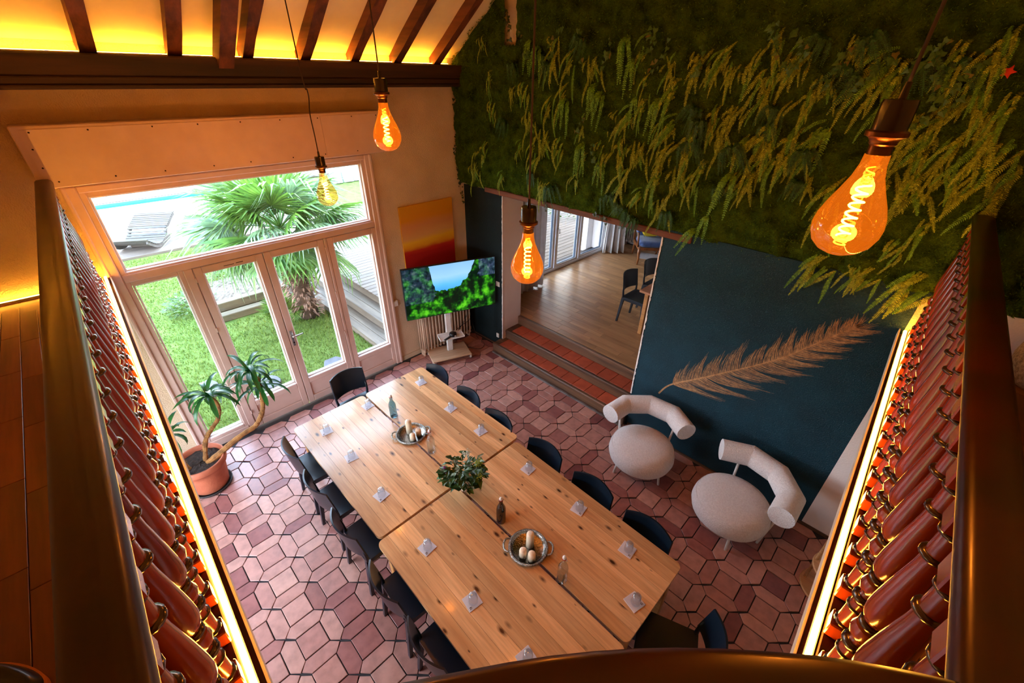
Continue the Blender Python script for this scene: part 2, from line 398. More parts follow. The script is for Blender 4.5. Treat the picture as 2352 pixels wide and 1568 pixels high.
w.box(7.2, 7.45, -5.6, .53, 0, 4.2); struct(w.build('wall_right', M['plaster']))
w = MB(); pts = [(-.3, 2.05), (7.45, 2.05), (7.45, ceilz(7.2)), (3.55, ceilz(3.55)+.1), (-.3, ceilz(-.3)+.1)]
w._a([(x, y, z) for y in (-5.85, -5.6) for x, z in pts], [(0,1,2,3,4), (9,8,7,6,5)]+[(k, k+5, (k+1) % 5+5, (k+1) % 5) for k in range(5)])
w.box(-.3, .5, -5.85, -5.6, 0, 2.05); w.box(2.98, 7.45, -5.85, -5.6, 0, 2.05); w.box(.5, 2.98, -5.85, -5.6, 0, .15)  # gap left for the added windows
struct(w.build('wall_near', M['plaster']))['label'] = 'plaster wall with added window openings below the left gallery'
w = MB()
for a, b in ((-.5, 3.55), (7.6, 3.55)):
    za, zb = ceilz(a), ceilz(b); lo, hi = (a, b) if a < b else (b, a); zl, zh = (za, zb) if a < b else (zb, za)
    w._a([(lo, -5.9, zl), (hi, -5.9, zh), (hi, .6, zh), (lo, .6, zl), (lo, -5.9, zl+.15), (hi, -5.9, zh+.15), (hi, .6, zh+.15), (lo, .6, zl+.15)],
         [(0,3,2,1), (4,5,6,7), (0,1,5,4), (1,2,6,5), (2,3,7,6), (3,0,4,7)])
ce = struct(w.build('ceiling', M['ceil'])); ce['label'] = 'sloping cream ceiling between timber rafters'
# baseboards
bb = MB().box(0, .018, -1.36, .11, 0, .075); struct(bb.build('baseboard_left', M['plaster']))
bb = MB().box(0, .8, .092, .11, 0, .018).box(3.35, 7.1, -.016, 0, 0, .03); struct(bb.build('baseboard_back', M['stepwood']))

# ------------------------------------------------------------------ rafters, tie beam, principal rafter
SL = math.atan(.675)
def rafter(name, y, x0, x1, wdt, dep, off, label, group=None, seed=0):
    """sloping timber following the ceiling; slightly uneven edges"""
    rr = random.Random(seed); b = MB(); n = 10; vs = []
    for i in range(n+1):
        x = x0+(x1-x0)*i/n; zc = ceilz(x)-off; j = [rr.uniform(-.008, .008) for _ in range(4)]
        vs += [(x, y-wdt/2+j[0], zc), (x, y+wdt/2+j[1], zc), (x, y+wdt/2+j[2], zc-dep), (x, y-wdt/2+j[3], zc-dep+j[0])]
    fs = [(0,1,2,3), (n*4+3, n*4+2, n*4+1, n*4)]
    for i in range(n):
        for k in range(4): fs.append((i*4+k, (i+1)*4+k, (i+1)*4+(k+1) % 4, i*4+(k+1) % 4))
    b._a(vs, fs); return tag(b.build(name, M['oldwood']), label, 'rafter', group)
ry = [-4.2, -3.603, -3.034, -2.465, -1.93, -1.391, -.859, -.29]
rl = ['rafter beside the left gallery, furthest from the moss wall', 'cracked rafter above the left end of the shutter box', 'second rafter left of the sloping brace beam',
      'rafter just right of the sloping brace beam', 'rafter between the brace beam and the third pendant cord', 'rafter crossed by the third pendant cord', 'second rafter from the moss wall', 'last rafter before the moss wall']
for k, y in enumerate(ry): rafter('rafter', y, -.05, 3.4, .10, .13, .004, 'old brown '+rl[k], 'ceiling rafters', k)
b = MB(); vs = []
for x, z in ((.1, 3.87), (2.6, 5.75)):
    for dy in (-.062, .062): vs += [(x, -2.70+dy, z), (x, -2.70+dy, z+.16)]
b._a(vs, [(0,1,3,2), (4,6,7,5), (0,4,5,1), (2,3,7,6), (1,5,7,3), (0,2,6,4)])
tag(b.build('brace_beam', M['oldwood']), 'thick brown brace beam rising from the dark tie beam', 'beam')
tb = thing('tie_beam', 'long dark timber tie beam above the garden door', 'beam', (0, 0, 3.785))
MB().cbox(0, .19, -5.55, .045, .085, .235, .012).build('beam_body', M['beam'], tb)
MB().cbox(0, .215, -5.55, .045, 0, .03, .008).cbox(0, .20, -5.55, .045, .03, .085, .01).build('beam_moulding', M['beam'], tb)

# ------------------------------------------------------------------ shutter box above the door
sb = thing('shutter_box', 'painted roller shutter box with screwed front panels', 'shutter box', (0, 0, 3.125))
MB().cbox(.002, .25, -4.25, -1.2, 0, .435, .006).build('box_body', M['pvc'], sb)
MB().box(.25, .256, -4.205, -1.98, .025, .41).build('front_panel', M['pvc'], sb)
MB().box(.25, .256, -1.974, -1.235, .025, .41).build('front_panel', M['pvc'], sb)
scr = MB().lathe([(.0065, 0), (.005, .004), (0.001, .005)], 8).xf(Matrix.Rotation(PI/2, 4, 'Y')).mesh('screw', M['metal_dark'], True)
for k in range(9):
    for z in (.045, .392):
        link('screw', scr, sb, (.256, -4.17+.36*k+random.uniform(-.04, .04), z))
for z in (.15, .28): link('screw', scr, sb, (.256, -4.18, z))

# ------------------------------------------------------------------ garden door frame
def frame_rect(mb, y0, y1, z0, z1, wd, x0, x1, c=.006):
    mb.cbox(x0, x1, y0, y0+wd, z0, z1, c); mb.cbox(x0, x1, y1-wd, y1, z0, z1, c)
    mb.cbox(x0, x1, y0+wd, y1-wd, z0, z0+wd, c); mb.cbox(x0, x1, y0+wd, y1-wd, z1-wd, z1, c)
    return mb
def pane(y0, y1, z0, z1, parent, x=-.06):
    return MB().box(x-.004, x+.004, y0, y1, z0, z1).build('pane', M['glass'], parent)
def bead(y0, y1, z0, z1, parent, w_=.018):
    return frame_rect(MB(), y0-.004, y1+.004, z0-.004, z1+.004, w_, -.075, -.03, .004).build('glazing_bead', M['white'], parent)
w4 = bpy.data.objects.new('added_windows', None); COL.objects.link(w4); struct(w4); w4['label'] = 'row of added unseen windows below the left gallery'  # unseen windows, added to bring more daylight into the lower room
f4 = MB(); f4.cbox(.5, 2.98, -5.75, -5.65, .15, .21, .006); f4.cbox(.5, 2.98, -5.75, -5.65, 1.99, 2.05, .006)
for k in range(4): f4.cbox(.5+.807*k, .56+.807*k, -5.75, -5.65, .21, 1.99, .006)
f4.build('window_frame', M['pvc'], w4)
for k in range(3): MB().box(.56+.807*k, .5+.807*(k+1), -5.704, -5.696, .21, 1.99).build('pane', M['glass'], w4)
win = bpy.data.objects.new('window_1', None); COL.objects.link(win); struct(win); win['label'] = 'large painted garden window with a wide transom light'
fm = MB(); fm.cbox(-.12, .03, -4.145, -4.06, 0, 3.085, .008); fm.cbox(-.12, .03, -1.44, -1.365, 0, 3.085, .008)
fm.cbox(-.12, .03, -4.06, -1.44, 3.03, 3.085, .008); fm.cbox(-.12, .022, -4.06, -1.44, 2.205, 2.285, .008)
fm.cbox(-.12, .022, -3.60, -3.52, 0, 2.205, .008); fm.cbox(-.12, .022, -2.14, -2.105, 0, 2.205, .006); fm.cbox(-.12, .03, -4.06, -3.60, 0, .105, .008)
fm.cbox(0, .05, -4.16, -4.125, 0, 3.09, .01); fm.cbox(0, .045, -1.385, -1.345, 0, 3.09, .01)
fm.build('window_frame', M['pvc'], win)
sash = frame_rect(MB(), -4.064, -1.436, 2.25, 3.034, .05, -.10, .01); sash.build('transom_sash', M['pvc'], win)
pane(-4.01, -1.49, 2.30, 2.985, win); bead(-4.01, -1.49, 2.30, 2.985, win)
frame_rect(MB(), -4.064, -3.596, .10, 2.208, .045, -.10, .012).build('side_sash', M['pvc'], win)
pane(-4.01, -3.645, .145, 2.155, win); bead(-4.01, -3.645, .145, 2.155, win)
MB().cbox(-.14, .02, -4.06, -3.6, .0, .1, .01).build('window_sill', M['white'], win)
hinge = MB().lathe([(.009, 0), (.009, .05)], 8).mesh('hinge', M['pvc'], 40)
def leaf(name, y0, y1, label, hy=None, handle=None, kind='door'):
    d = bpy.data.objects.new(name, None); COL.objects.link(d); struct(d); d['label'] = label
    f = MB(); st = .078
    f.cbox(-.085, .015, y0, y0+st, .015, 2.198, .006); f.cbox(-.085, .015, y1-st, y1, .015, 2.198, .006)
    f.cbox(-.085, .015, y0+st, y1-st, 2.122, 2.198, .006); f.cbox(-.085, .015, y0+st, y1-st, .325, .40, .006); f.cbox(-.085, .015, y0+st, y1-st, .015, .11, .006)
    f.build('leaf_frame', M['pvc'], d)
    MB().cbox(-.05, -.004, y0+st, y1-st, .11, .325, .004).build('lower_panel', M['pvc'], d)
    pane(y0+st, y1-st, .40, 2.122, d); bead(y0+st+.004, y1-st-.004, .404, 2.118, d)
    if hy is not None:
        for z in (.25, .85, 1.45, 2.05): link('hinge', hinge, d, (.022, hy, z))
    if handle is not None:
        h = MB().cbox(.015, .022, handle-.018, handle+.018, .95, 1.17, .004); h.build('handle_plate', M['steel'], d)
        MB().tube([(.02, handle, 1.10), (.06, handle, 1.10), (.066, handle+.02, 1.10), (.066, handle+.12, 1.108)], [.011, .011, .011, .009], 8).build('lever_handle', M['steel'], d, True)
        MB().lathe([(.01, 0), (.01, .004)], 10).xf(Matrix.Translation((.022, handle, 1.0)) @ Matrix.Rotation(PI/2, 4, 'Y')).build('key_hole', M['metal_dark'], d)
    return d
leaf('door_1', -3.515, -2.842, 'left glazed garden door leaf', hy=-3.52)
leaf('door_2', -2.836, -2.142, 'right glazed garden door leaf with lever handle', hy=-2.14, handle=-2.80)
leaf('window_2', -2.103, -1.418, 'fixed glazed side panel next to the painting')
# dark adhesive marks left on the top rail of the left leaf
MB().box(.0155, .0162, -3.24, -3.14, 2.152, 2.158).box(.0155, .0162, -3.12, -3.05, 2.155, 2.163).build('tape_mark', M['metal_dark'], bpy.data.objects['door_1'])

# ------------------------------------------------------------------ steps up to the dining room
st = thing('entrance_steps', 'three timber edged steps with red tile treads up to the dining room', 'steps', (0, 0, 0))
fy = [-.09, .17, .455]; xs = [(.80, 3.32), (.835, 3.32), (.85, 3.32)]
for k in range(3):
    x0, x1 = xs[k]; y = fy[k]; z = .16*(k+1); yb = fy[k+1]+.02 if k < 2 else .55
    MB().cbox(x0, x1, y+.012, y+.05, z-.16, z-.05, .004).build('riser', M['stepwood'], st)
    MB().cbox(x0, x1, y-.002, y+.055, z-.055, z, .012).build('nosing', M['stepwood'], st)
    MB().box(x0, x1, y+.045, yb+.02, -.1, z-.012).build('step_core', M['grout'], st)
    if k < 2:
        xx = x0+.11; n = 11; wd = (x1-xx-.03)/n
        MB().cbox(x0, xx-.004, y+.055, yb, z-.02, z-.002, .003).build('tread_end', M['stepwood'], st)
        for q in range(n): MB().cbox(xx+q*wd, xx+q*wd+wd-.005, y+.057, yb-.002, z-.015, z-.003+random.uniform(-.001, .001), .003).build('tread_tile', M['redtile'], st)
MB().cbox(.83, 3.32, -.128, -.088, 0, .022, .004).build('base_strip', M['nosing'], st)
# ------------------------------------------------------------------ gallery (mezzanine) floors
LA, LB = Vector((0, -4.213)), Vector((4.70, -4.302))        # left rail centre line
RA, RB = Vector((5.418, .03)), Vector((5.512, -3.48))         # right rail centre line
def lerp(a, b, t): return a+(b-a)*t
arc = [(4.76, -4.303), (4.795, -4.267), (4.85, -4.181), (4.911, -4.094), (4.971, -4.010), (5.076, -3.866), (5.196, -3.731), (5.342, -3.598), (5.454, -3.516), (5.525, -3.475)]
ED = .086                                                    # slab edge beyond the rail centre
left_edge = [(0, LA.y+ED), (4.62, LB.y+ED)]
right_edge = [(RB.x-ED, -3.62+.1), (RA.x-ED, 0)]
arc_edge = [(x-.06, y+.06) for x, y in arc[2:-2]]
left_edge = [(0, LA.y+ED-.012), (4.62, LB.y+ED-.012)]; right_edge = [(RB.x-ED+.012, -3.52), (RA.x-ED+.012, 0)]
poly = [(0, -5.6), (7.2, -5.6), (7.2, 0)]+[right_edge[1], right_edge[0]]+arc_edge[::-1]+[left_edge[1], left_edge[0]]
mz = MB().prism(poly, 2.205, 2.262).build('floor_mezzanine', [M['parquet_mezz'], M['white']]); struct(mz); mz['label'] = 'gallery floor of reddish wood planks'
for p in mz.data.polygons:
    if abs(p.normal.z) < .5 or p.normal.z < -.5: p.material_index = 1
pl = MB().cbox(0, .597, 0, .097, 0, .008, .0015).mesh('floor_plank', M['parquet_mezz'])
for r in range(10):
    off = random.uniform(-.5, 0)
    for k in range(9):
        x = .02+off+k*.6
        if x < .02: continue
        if x+.6 > 4.75 and r < 1: continue
        link('floor_plank', pl, mz, (x, -4.44-r*.1, 2.262))
ms = MB(); ms.box(.0, 4.7, -4.345, -4.34, 2.262, 2.30); ms.build('floor_edge', M['parquet_mezz'], mz)
ply = MB().cbox(0, .097, 0, .597, 0, .008, .0015).mesh('floor_plank', woodmat('mezzanine_parquet_pale', (176,128,84), (140,96,60), axis=1, grain=8, rough=.3, vary=.2, bump=.05))
for r in range(6):
    for k in range(6): link('floor_plank', ply, mz, (5.62+r*.1, -3.4+k*.6-(r % 3)*.2, 2.262))

# ------------------------------------------------------------------ balustrades
def lacquer(name, c, c2, rough=.22, coat=.5, spec=.5):
    mt = pmat(name, c, c2, rough=rough, scale=5, stretch=(1,1,.25), coat=coat, vary=.05, spec=spec); return mt
M['bal'] = lacquer('red_brown_lacquered_wood', (140,50,14), (98,30,9), .2, .7)
M['ring'] = lacquer('dark_stained_ring', (52,26,16), (40,18,10), .25)
M['rail'] = lacquer('polished_dark_handrail', (56,14,7), (28,8,4), .34, .1, .4)
HB = .80
prof = [(.024, .060), (.027, .085), (.0275, .095), (.0275, .165), (.027, .175), (.026, .20), (.022, .205), (.022, .24), (.020, .248), (.032, .262), (.0375, .285), (.032, .308), (.020, .318), (.020, .336),
        (.029, .345), (.038, .368), (.041, .398), (.0402, .43), (.0355, .50), (.0305, .56), (.027, .60), (.026, .64), (.027, .66), (.027, .72), (.025, .745)]
blk = MB().cbox(-.034, .034, -.034, .034, 0, .064, .004).cbox(-.034, .034, -.034, .034, .742, HB, .004)
bm = MB(); bm.v, bm.f, bm.m = list(blk.v), list(blk.f), list(blk.m); bm.lathe(prof, 16)
me_bal = bm.mesh('baluster', M['bal'], 35)
ring_me = []
for z, r, hh in ((.076, .0325, .009), (.170, .0325, .006), (.222, .0355, .014), (.327, .033, .010), (.650, .036, .009), (.732, .035, .008)):
    ring_me.append(MB().lathe([(r*.75, z-hh), (r, z-hh*.45), (r, z+hh*.45), (r*.75, z+hh)], 16).mesh('ring', M['ring'], True))
railp = [(-.050, -.012), (-.052, .004), (-.046, .020), (-.034, .029), (0, .032), (.034, .029), (.046, .020), (.052, .004), (.050, -.012), (.040, -.020), (-.040, -.020)]
subp = [(-.032, -.052), (-.036, -.046), (-.036, -.020), (.036, -.020), (.036, -.046), (.032, -.052)]
def balustrade(label, path, npts, zb=2.318, ang=None):
    b = thing('balustrade', label, 'balustrade', (path[0][0], path[0][1], 2.262))
    o = Vector((path[0][0], path[0][1], 2.262)); L3 = [Vector((x, y, 0)) for x, y in path]
    MB().sweep([Vector((p.x, p.y, 3.168))-o for p in L3], railp).build('handrail', M['rail'], b, 40)
    MB().sweep([Vector((p.x, p.y, 3.168))-o for p in L3], subp).build('under_rail', M['rail'], b, 40)
    MB().sweep([Vector((p.x, p.y, 2.29))-o for p in L3], [(-.034, -.028), (-.034, .024), (-.03, .028), (.03, .028), (.034, .024), (.034, -.028)]).build('base_rail', M['rail'], b)
    for p, a in npts:
        q = link('baluster', me_bal, b, Vector((p[0], p[1], zb))-o, a)
        for rm in ring_me: link('ring', rm, q)
    return b
d = (LB-LA); aL = math.atan2(d.y, d.x)
balustrade('left gallery balustrade of turned red brown balusters ending at the garden window wall', [tuple(lerp(LA, LB, .0552+.9448*t/8)) for t in range(9)]+[(4.76, -4.303)],
           [(LA+d.normalized()*(.2965+.1635*k), aL) for k in range(27)])
d2 = (RB-RA); aR = math.atan2(d2.y, d2.x)
balustrade('right gallery balustrade of turned red brown balusters ending at the moss wall', [tuple(lerp(RA, RB, t/8)) for t in range(9)],
           [(RA+d2.normalized()*(.14+.1685*k), aR) for k in range(20)])
# near corner
ap = []; acc = 0
cum = [0]
for k in range(1, len(arc)): cum.append(cum[-1]+math.dist(arc[k], arc[k-1]))
for s in (.16, .32, .48, .64, .80, .96):
    for k in range(1, len(arc)):
        if cum[k] >= s:
            t = (s-cum[k-1])/(cum[k]-cum[k-1]); p = Vector(arc[k-1]).lerp(Vector(arc[k]), t); dd = Vector(arc[k])-Vector(arc[k-1]); ap.append((p, math.atan2(dd.y, dd.x))); break
# smooth the arc path
sm = []
for k in range(len(arc)-1):
    for t in (0, .34, .67):
        p0, p1, p2, p3 = [Vector(arc[max(0, min(len(arc)-1, k+q))]) for q in (-1, 0, 1, 2)]
        sm.append(tuple(.5*((2*p1)+(p2-p0)*t+(2*p0-5*p1+4*p2-p3)*t*t+(3*p1-p0-3*p2+p3)*t**3)))
sm.append(arc[-1])
balustrade('curved corner balustrade with a broad red brown handrail nearest the viewer', sm, ap)

# ------------------------------------------------------------------ LED strips and their white edge trims
LEDC = (1., .40, .035)
M['led'] = emat('warm_led_light', LEDC, 34.)
M['led_core'] = emat('warm_led_core', (1., .40, .035), 58.)
def led(label, a, b, z, w_=.016, mat='led_core', hh=.008):
    a, b = Vector((*a, z)), Vector((*b, z)); t = thing('led_strip', label, 'light strip', a)
    MB().sweep([Vector((0,0,0)), b-a], [(-w_*.5, 0), (-w_*.5, hh*.7), (-w_*.3, hh), (w_*.3, hh), (w_*.5, hh*.7), (w_*.5, 0)]).build('light_tube', M[mat], t)
    MB().sweep([Vector((0,0,0)), b-a], [(-w_*.8, -.006), (-w_*.8, .004), (-w_*.55, .004), (-w_*.55, 0), (w_*.55, 0), (w_*.55, .004), (w_*.8, .004), (w_*.8, -.006)]).build('light_channel', M['white'], t)
led('glowing warm light strip along the foot of the left balustrade', (.02, -4.165), (4.60, -4.253), 2.305)
led('glowing warm light strip along the foot of the right balustrade', (5.369, -.03), (5.459, -3.45), 2.305)
led('thin warm light strip where the gallery floor meets the plaster wall', (.03, -5.5), (.03, -4.42), 2.276, .014, 'led')
led('hidden warm light strip lying on the dark tie beam', (.05, -5.4), (.05, -.10), 4.028, .02, 'led')
for nm, pts in (('trim_2', [(0, LA.y+ED-.004), (4.62, LB.y+ED-.004)]), ('trim_3', [(RB.x-ED+.004, -3.52), (RA.x-ED+.004, 0)])):
    tr = MB().sweep([Vector((*p, 2.262)) for p in pts], [(-.004, -.012), (-.004, .04), (.004, .04), (.004, -.012)]); struct(tr.build(nm, M['white']))
# ------------------------------------------------------------------ dining room beyond the steps
df = MB().box(-.34, 5.2, .53, 5.3, -.3, .472).build('floor_dining', M['grout']); struct(df); df['label'] = 'pale oak parquet floor of the dining room'
M['parquet'] = woodmat('oak_parquet', (196,150,104), (160,114,74), axis=0, grain=10, rough=.28, vary=.16, bump=.04)
for r in range(36):
    off = -random.uniform(0, .7); x = .86+off if r < 1 else off; y = .515+r*.125
    while x < 3.5:
        L = random.uniform(.5, .85); xa = max(x, .0)
        if x+L > .02: MB().cbox(xa, min(x+L-.002, 3.6), y, y+.123, .472, .48, .001).build('parquet_strip', M['parquet'], df)
        x += L
w = MB(); w.box(-.35, -.0, .53, 1.6, .3, 3.1); w.box(-.35, 0, 4.2, 5.3, .3, 3.1); w.box(-.35, 0, 1.6, 4.2, 2.62, 3.1)
o = struct(w.build('wall_dining_left', M['plaster_white']))
struct(MB().box(-.35, 5.3, 5.1, 5.35, .3, 3.1).build('wall_dining_back', M['plaster_white']))
struct(MB().box(5.1, 5.35, .5, 5.3, .3, 3.1).build('wall_dining_right', M['plaster_white']))
struct(MB().box(-.35, 5.35, .5, 5.35, 3.0, 3.15).build('ceiling_dining', M['plaster_white']))
# glazed garden doors of the dining room
dw = bpy.data.objects.new('window_3', None); COL.objects.link(dw); struct(dw); dw['label'] = 'white glazed garden doors of the dining room'
struct(MB().box(-4.2, -.36, 1.3, 8.5, 2.86, 2.96).build('ceiling_terrace', M['plaster_white']))['label'] = 'added unseen canopy shading the terrace outside the dining room doors'  # unseen canopy, added to darken the terrace behind the doors
M['wpvc'] = pmat('white_door_frame', (236,238,244), rough=.35, scale=5)
ys = [1.62, 2.42, 3.24, 4.20]
frame_rect(MB(), 1.6, 4.22, .48, 2.64, .05, -.13, .0).build('window_frame', M['wpvc'], dw)
for k in range(3):
    a, b_ = ys[k], ys[k+1]
    frame_rect(MB(), a+.012, b_-.012, .50, 2.6, .075, -.10, -.02).build('door_sash', M['wpvc'], dw)
    MB().box(-.064, -.056, a+.08, b_-.08, .57, 2.53).build('pane', M['glass'], dw)
    frame_rect(MB(), a+.084, b_-.084, .572, 2.53, .014, -.085, -.04, .003).build('gasket', pmat('grey_gasket', (70,84,104), rough=.5) if 'gk' not in M else M['gk'], dw)
hd = MB().tube([(-.02, 2.47, 1.35), (.03, 2.47, 1.35), (.035, 2.47, 1.26)], .01, 8).build('door_pull', M['steel'], dw, True)
# curtains
M['curtain'] = pmat('white_linen', (238,238,240), (226,226,230), rough=.9, scale=12, transl=.25, bump=.2, bscale=40)
def curtain(label, a, b_, z0, z1, folds, amp, seed, flare=0.):
    rr = random.Random(seed); ph = [rr.uniform(0, 6) for _ in range(4)]; a, b_ = Vector((*a, 0)), Vector((*b_, 0)); d = b_-a; n = Vector((-d.y, d.x, 0)).normalized()
    def fn(u, v):
        k = 1+flare*(1-v)**3
        off = amp*k*(math.sin(u*folds*2*PI+ph[0]+.6*math.sin(v*3+ph[1]))+.35*math.sin(u*folds*4.3*PI+ph[2]))
        p = a+d*(.5+(u-.5)*(1+.25*flare*(1-v)**2))+n*off; return (Vector((p.x-a.x, p.y-a.y, z0+(z1-z0)*v-.49)), n)
    return tag(MB().slab(fn, 60, 10, .006).build('curtain', M['curtain'], None, True, (a.x, a.y, .49)), label, 'curtain')
curtain('white curtain hanging near the thick wall, left of the glazed doors', (.30, 1.02), (.30, 1.74), .50, 2.9, 5, .035, 3)
curtain('white curtain puddling on the parquet beside the radiator', (.12, 4.06), (.36, 4.34), .50, 2.9, 3.2, .035, 5, 1.2)
# radiators (column type)
M['rad'] = pmat('cream_radiator_enamel', (216,186,160), (206,174,148), rough=.45, scale=6)
M['radg'] = pmat('grey_radiator_enamel', (196,184,176), rough=.45, scale=6)
def radiator(label, loc, rz, n, pitch, h, mat, legs=.08, feet=True):
    t = thing('radiator', label, 'radiator', loc, rz)
    col = MB()
    for dy in (-.06, 0, .06): col.tube([(0, dy, legs+.03), (0, dy, legs+h-.03)], .0145, 8)
    for z in (legs+.03, legs+h-.03): col.tube([(0, -.066, z), (0, .066, z)], .022, 8)
    me = col.mesh('radiator_column', mat, True)
    for k in range(n): link('radiator_column', me, t, (k*pitch, 0, 0))
    for z in (legs+.035, legs+h-.035): MB().tube([(0, 0, z), ((n-1)*pitch, 0, z)], .018, 8).build('header_pipe', mat, t, True)
    if feet:
        for k in (0, n-1): MB().cbox(k*pitch-.012, k*pitch+.012, -.05, .05, 0, legs+.02, .004).build('foot', mat, t)
    return t
radiator('cream column radiator on the dining room back wall', (.12, 4.96, .48), 0, 11, .056, .75, M['radg'])
radiator('cream column radiator behind the left curtain', (.12, .85, .48), R(90), 14, .056, .75, M['radg'])
# ------------------------------------------------------------------ garden
M['lawn'] = pmat('lawn_ground', (96,112,54), (74,90,38), rough=.95, scale=5, spec=.1, bump=.6, bscale=40)
M['grass'] = pmat('grass_blades', (116,136,62), (86,108,44), rough=.8, scale=30, vary=.3, island=True, spec=.2, transl=.3)
M['deck'] = woodmat('weathered_deck_wood', (108,92,78), (76,62,52), axis=1, grain=10, rough=.7, vary=.12, bump=.2)
M['deckx'] = woodmat('weathered_step_wood', (112,98,84), (72,62,52), axis=0, grain=10, rough=.7, vary=.12, bump=.2)
M['sleeper'] = woodmat('garden_sleeper_wood', (120,106,78), (78,66,48), axis=1, grain=8, rough=.8, vary=.15, bump=.4)
M['soil'] = pmat('pale_garden_soil', (122,106,90), (76,64,52), rough=.95, scale=18, bump=1., bscale=50)
M['lounge'] = woodmat('grey_lounger_wood', (84,76,68), (58,50,44), axis=1, grain=10, rough=.7, vary=.15, bump=.2)
M['stone'] = pmat('pale_stepping_stone', (92,92,98), (74,74,80), rough=.8, scale=8, bump=.4)
M['leaf'] = pmat('garden_leaf', (84,112,40), (58,84,28), rough=.5, scale=20, vary=.35, island=True, transl=.3)
M['palm'] = pmat('palm_leaf', (108,142,54), (60,98,38), rough=.45, scale=6, vary=.3, island=True, transl=.3)
M['palm2'] = pmat('palm_leaf_grey', (124,146,102), (78,104,74), rough=.45, scale=6, vary=.3, island=True, transl=.3)
lw = MB(); lw.box(-60, -.28, -60, -.4, -.3, -.03).box(-.28, 40, -60, -5.87, -.3, -.03); struct(lw.build('ground_lawn', M['lawn']))['label'] = 'sunlit green lawn outside the garden door'
struct(MB().box(-60, -.35, -.4, 60, -.3, -.04).build('ground_far', M['lawn']))
gr = MB(); rr = random.Random(11)
for k in range(42000):
    x = -.3-8.0*rr.random()**1.5; y = rr.uniform(-5.6, -.7); h = rr.uniform(.025, .06); a = rr.uniform(0, 6.28); wd = .006*(1+abs(x)*.15)
    if x < -3.3 and -3.2 < y < -1.5 and x > -5.2: continue
    dx, dy = math.cos(a)*wd, math.sin(a)*wd; lx, ly = rr.uniform(-.03, .03), rr.uniform(-.03, .03)
    gr._a([(x-dx, y-dy, -.03), (x+dx, y+dy, -.03), (x+lx, y+ly, h-.03)], [(0,1,2)])
tag(gr.build('lawn_grass', M['grass']), 'short lush green grass in front of the garden door', 'grass', kind='stuff')
# raised deck along the house
dk = thing('garden_deck', 'raised pale timber deck with two long side steps', 'deck', (0, 0, 0))
x = -.36
for k in range(52):
    MB().cbox(x-.14, x-.006, -.80, 7.2, .38, .41, .003).build('deck_board', M['deck'], dk); x -= .145
MB().box(-7.9, -.36, -.79, -.76, -.03, .38).build('deck_fascia', M['deckx'], dk)
for k, (y0, z) in enumerate(((-1.12, .25), (-1.44, .10))):
    for q in range(2): MB().cbox(-4.6, -.30, y0+q*.165, y0+q*.165+.158, z-.03, z, .003).build('step_board', M['deckx'], dk)
    MB().box(-4.6, -.3, y0+.01, y0+.04, -.03, z-.03).build('step_riser', M['deckx'], dk)
# window reveal outside is part of the wall; stepping stones
for lab, px, py, a, b_ in (('flat grey stepping stone on the lawn by the right door leaf', 772, 838, .24, .15), ('flat pale stepping stone on the lawn behind the yucca crown', 620, 878, .20, .14), ('flat pale stepping stone on the lawn behind the left yucca', 485, 892, .24, .10)):
    c = PZ(px, py, 0); rr = random.Random(px)
    pl_ = [(a*(1+rr.uniform(-.15, .15))*math.cos(t*PI/5), b_*(1+rr.uniform(-.15, .15))*math.sin(t*PI/5)) for t in range(10)]
    tag(MB().prismc(pl_, -.03, .028, .006).build('stepping_stone', M['stone'], None, False, (c.x, c.y, 0)), lab, 'stone', 'stepping stones in the lawn')
# raised bed
tag(MB().cbox(-3.58, -3.40, -3.12, -1.80, -.03, .10, .01).build('garden_sleeper', M['sleeper']), 'lower weathered timber sleeper edging the garden bed', 'timber', 'bed edging sleepers')
tag(MB().cbox(-3.86, -3.68, -3.12, -1.70, .06, .23, .01).build('garden_sleeper', M['sleeper']), 'upper mossy timber sleeper edging the garden bed', 'timber', 'bed edging sleepers')
def soil(u, v):
    x = -3.70-1.5*u; y = -3.2+1.65*v; return (x, y, .05+.12*math.sin(min(1, u*3)*PI/2)-.2*max(0, u-.75)*4*.2-.15*(abs(v-.5)*2)**4+random.uniform(-.012, .012))
tag(MB().grid(soil, 40, 44).build('garden_bed', M['soil']), 'pale dry soil bed behind the timber sleepers', 'soil bed', kind='stuff')
def leafquad(mb, p, d, n, L, wd, bend=.2):
    """one pointed leaf: base p, direction d, face normal n"""
    d = Vector(d).normalized(); n = Vector(n); n = (n-d*n.dot(d))
    n = n.normalized() if n.length > 1e-5 else d.orthogonal().normalized(); s = d.cross(n); p = Vector(p)
    mid = p+d*L*.5+n*L*bend*.25; tip = p+d*L-n*L*bend*.3
    mb._a([p, mid+s*wd, tip, mid-s*wd, mid-n*wd*.25], [(0,1,4), (1,2,4), (2,3,4), (3,0,4)])
def bush(name, label, cat, c, r, h, n, L, mat, seed, group=None):
    rr = random.Random(seed); mb = MB()
    for k in range(n):
        a = rr.uniform(0, 6.28); q = math.sqrt(rr.random())*r; z = h*rr.random()*(1-.5*(q/r)**2)
        d = (math.cos(a)+rr.uniform(-.6,.6), math.sin(a)+rr.uniform(-.6,.6), rr.uniform(-.3, .8))
        leafquad(mb, (q*math.cos(a), q*math.sin(a), z), d, (rr.uniform(-.4,.4), rr.uniform(-.4,.4), 1), L*rr.uniform(.6, 1.2), L*.28)
    t = thing(name, label, cat, c, 0, group); mb.build('foliage', mat, t)
    st = MB()
    for k in range(7):
        a = k*.9; st.tube([(0,0,-.03), (math.cos(a)*r*.5, math.sin(a)*r*.5, h*.6)], .005, 5)
    st.build('stems', M['sleeper'], t); return t
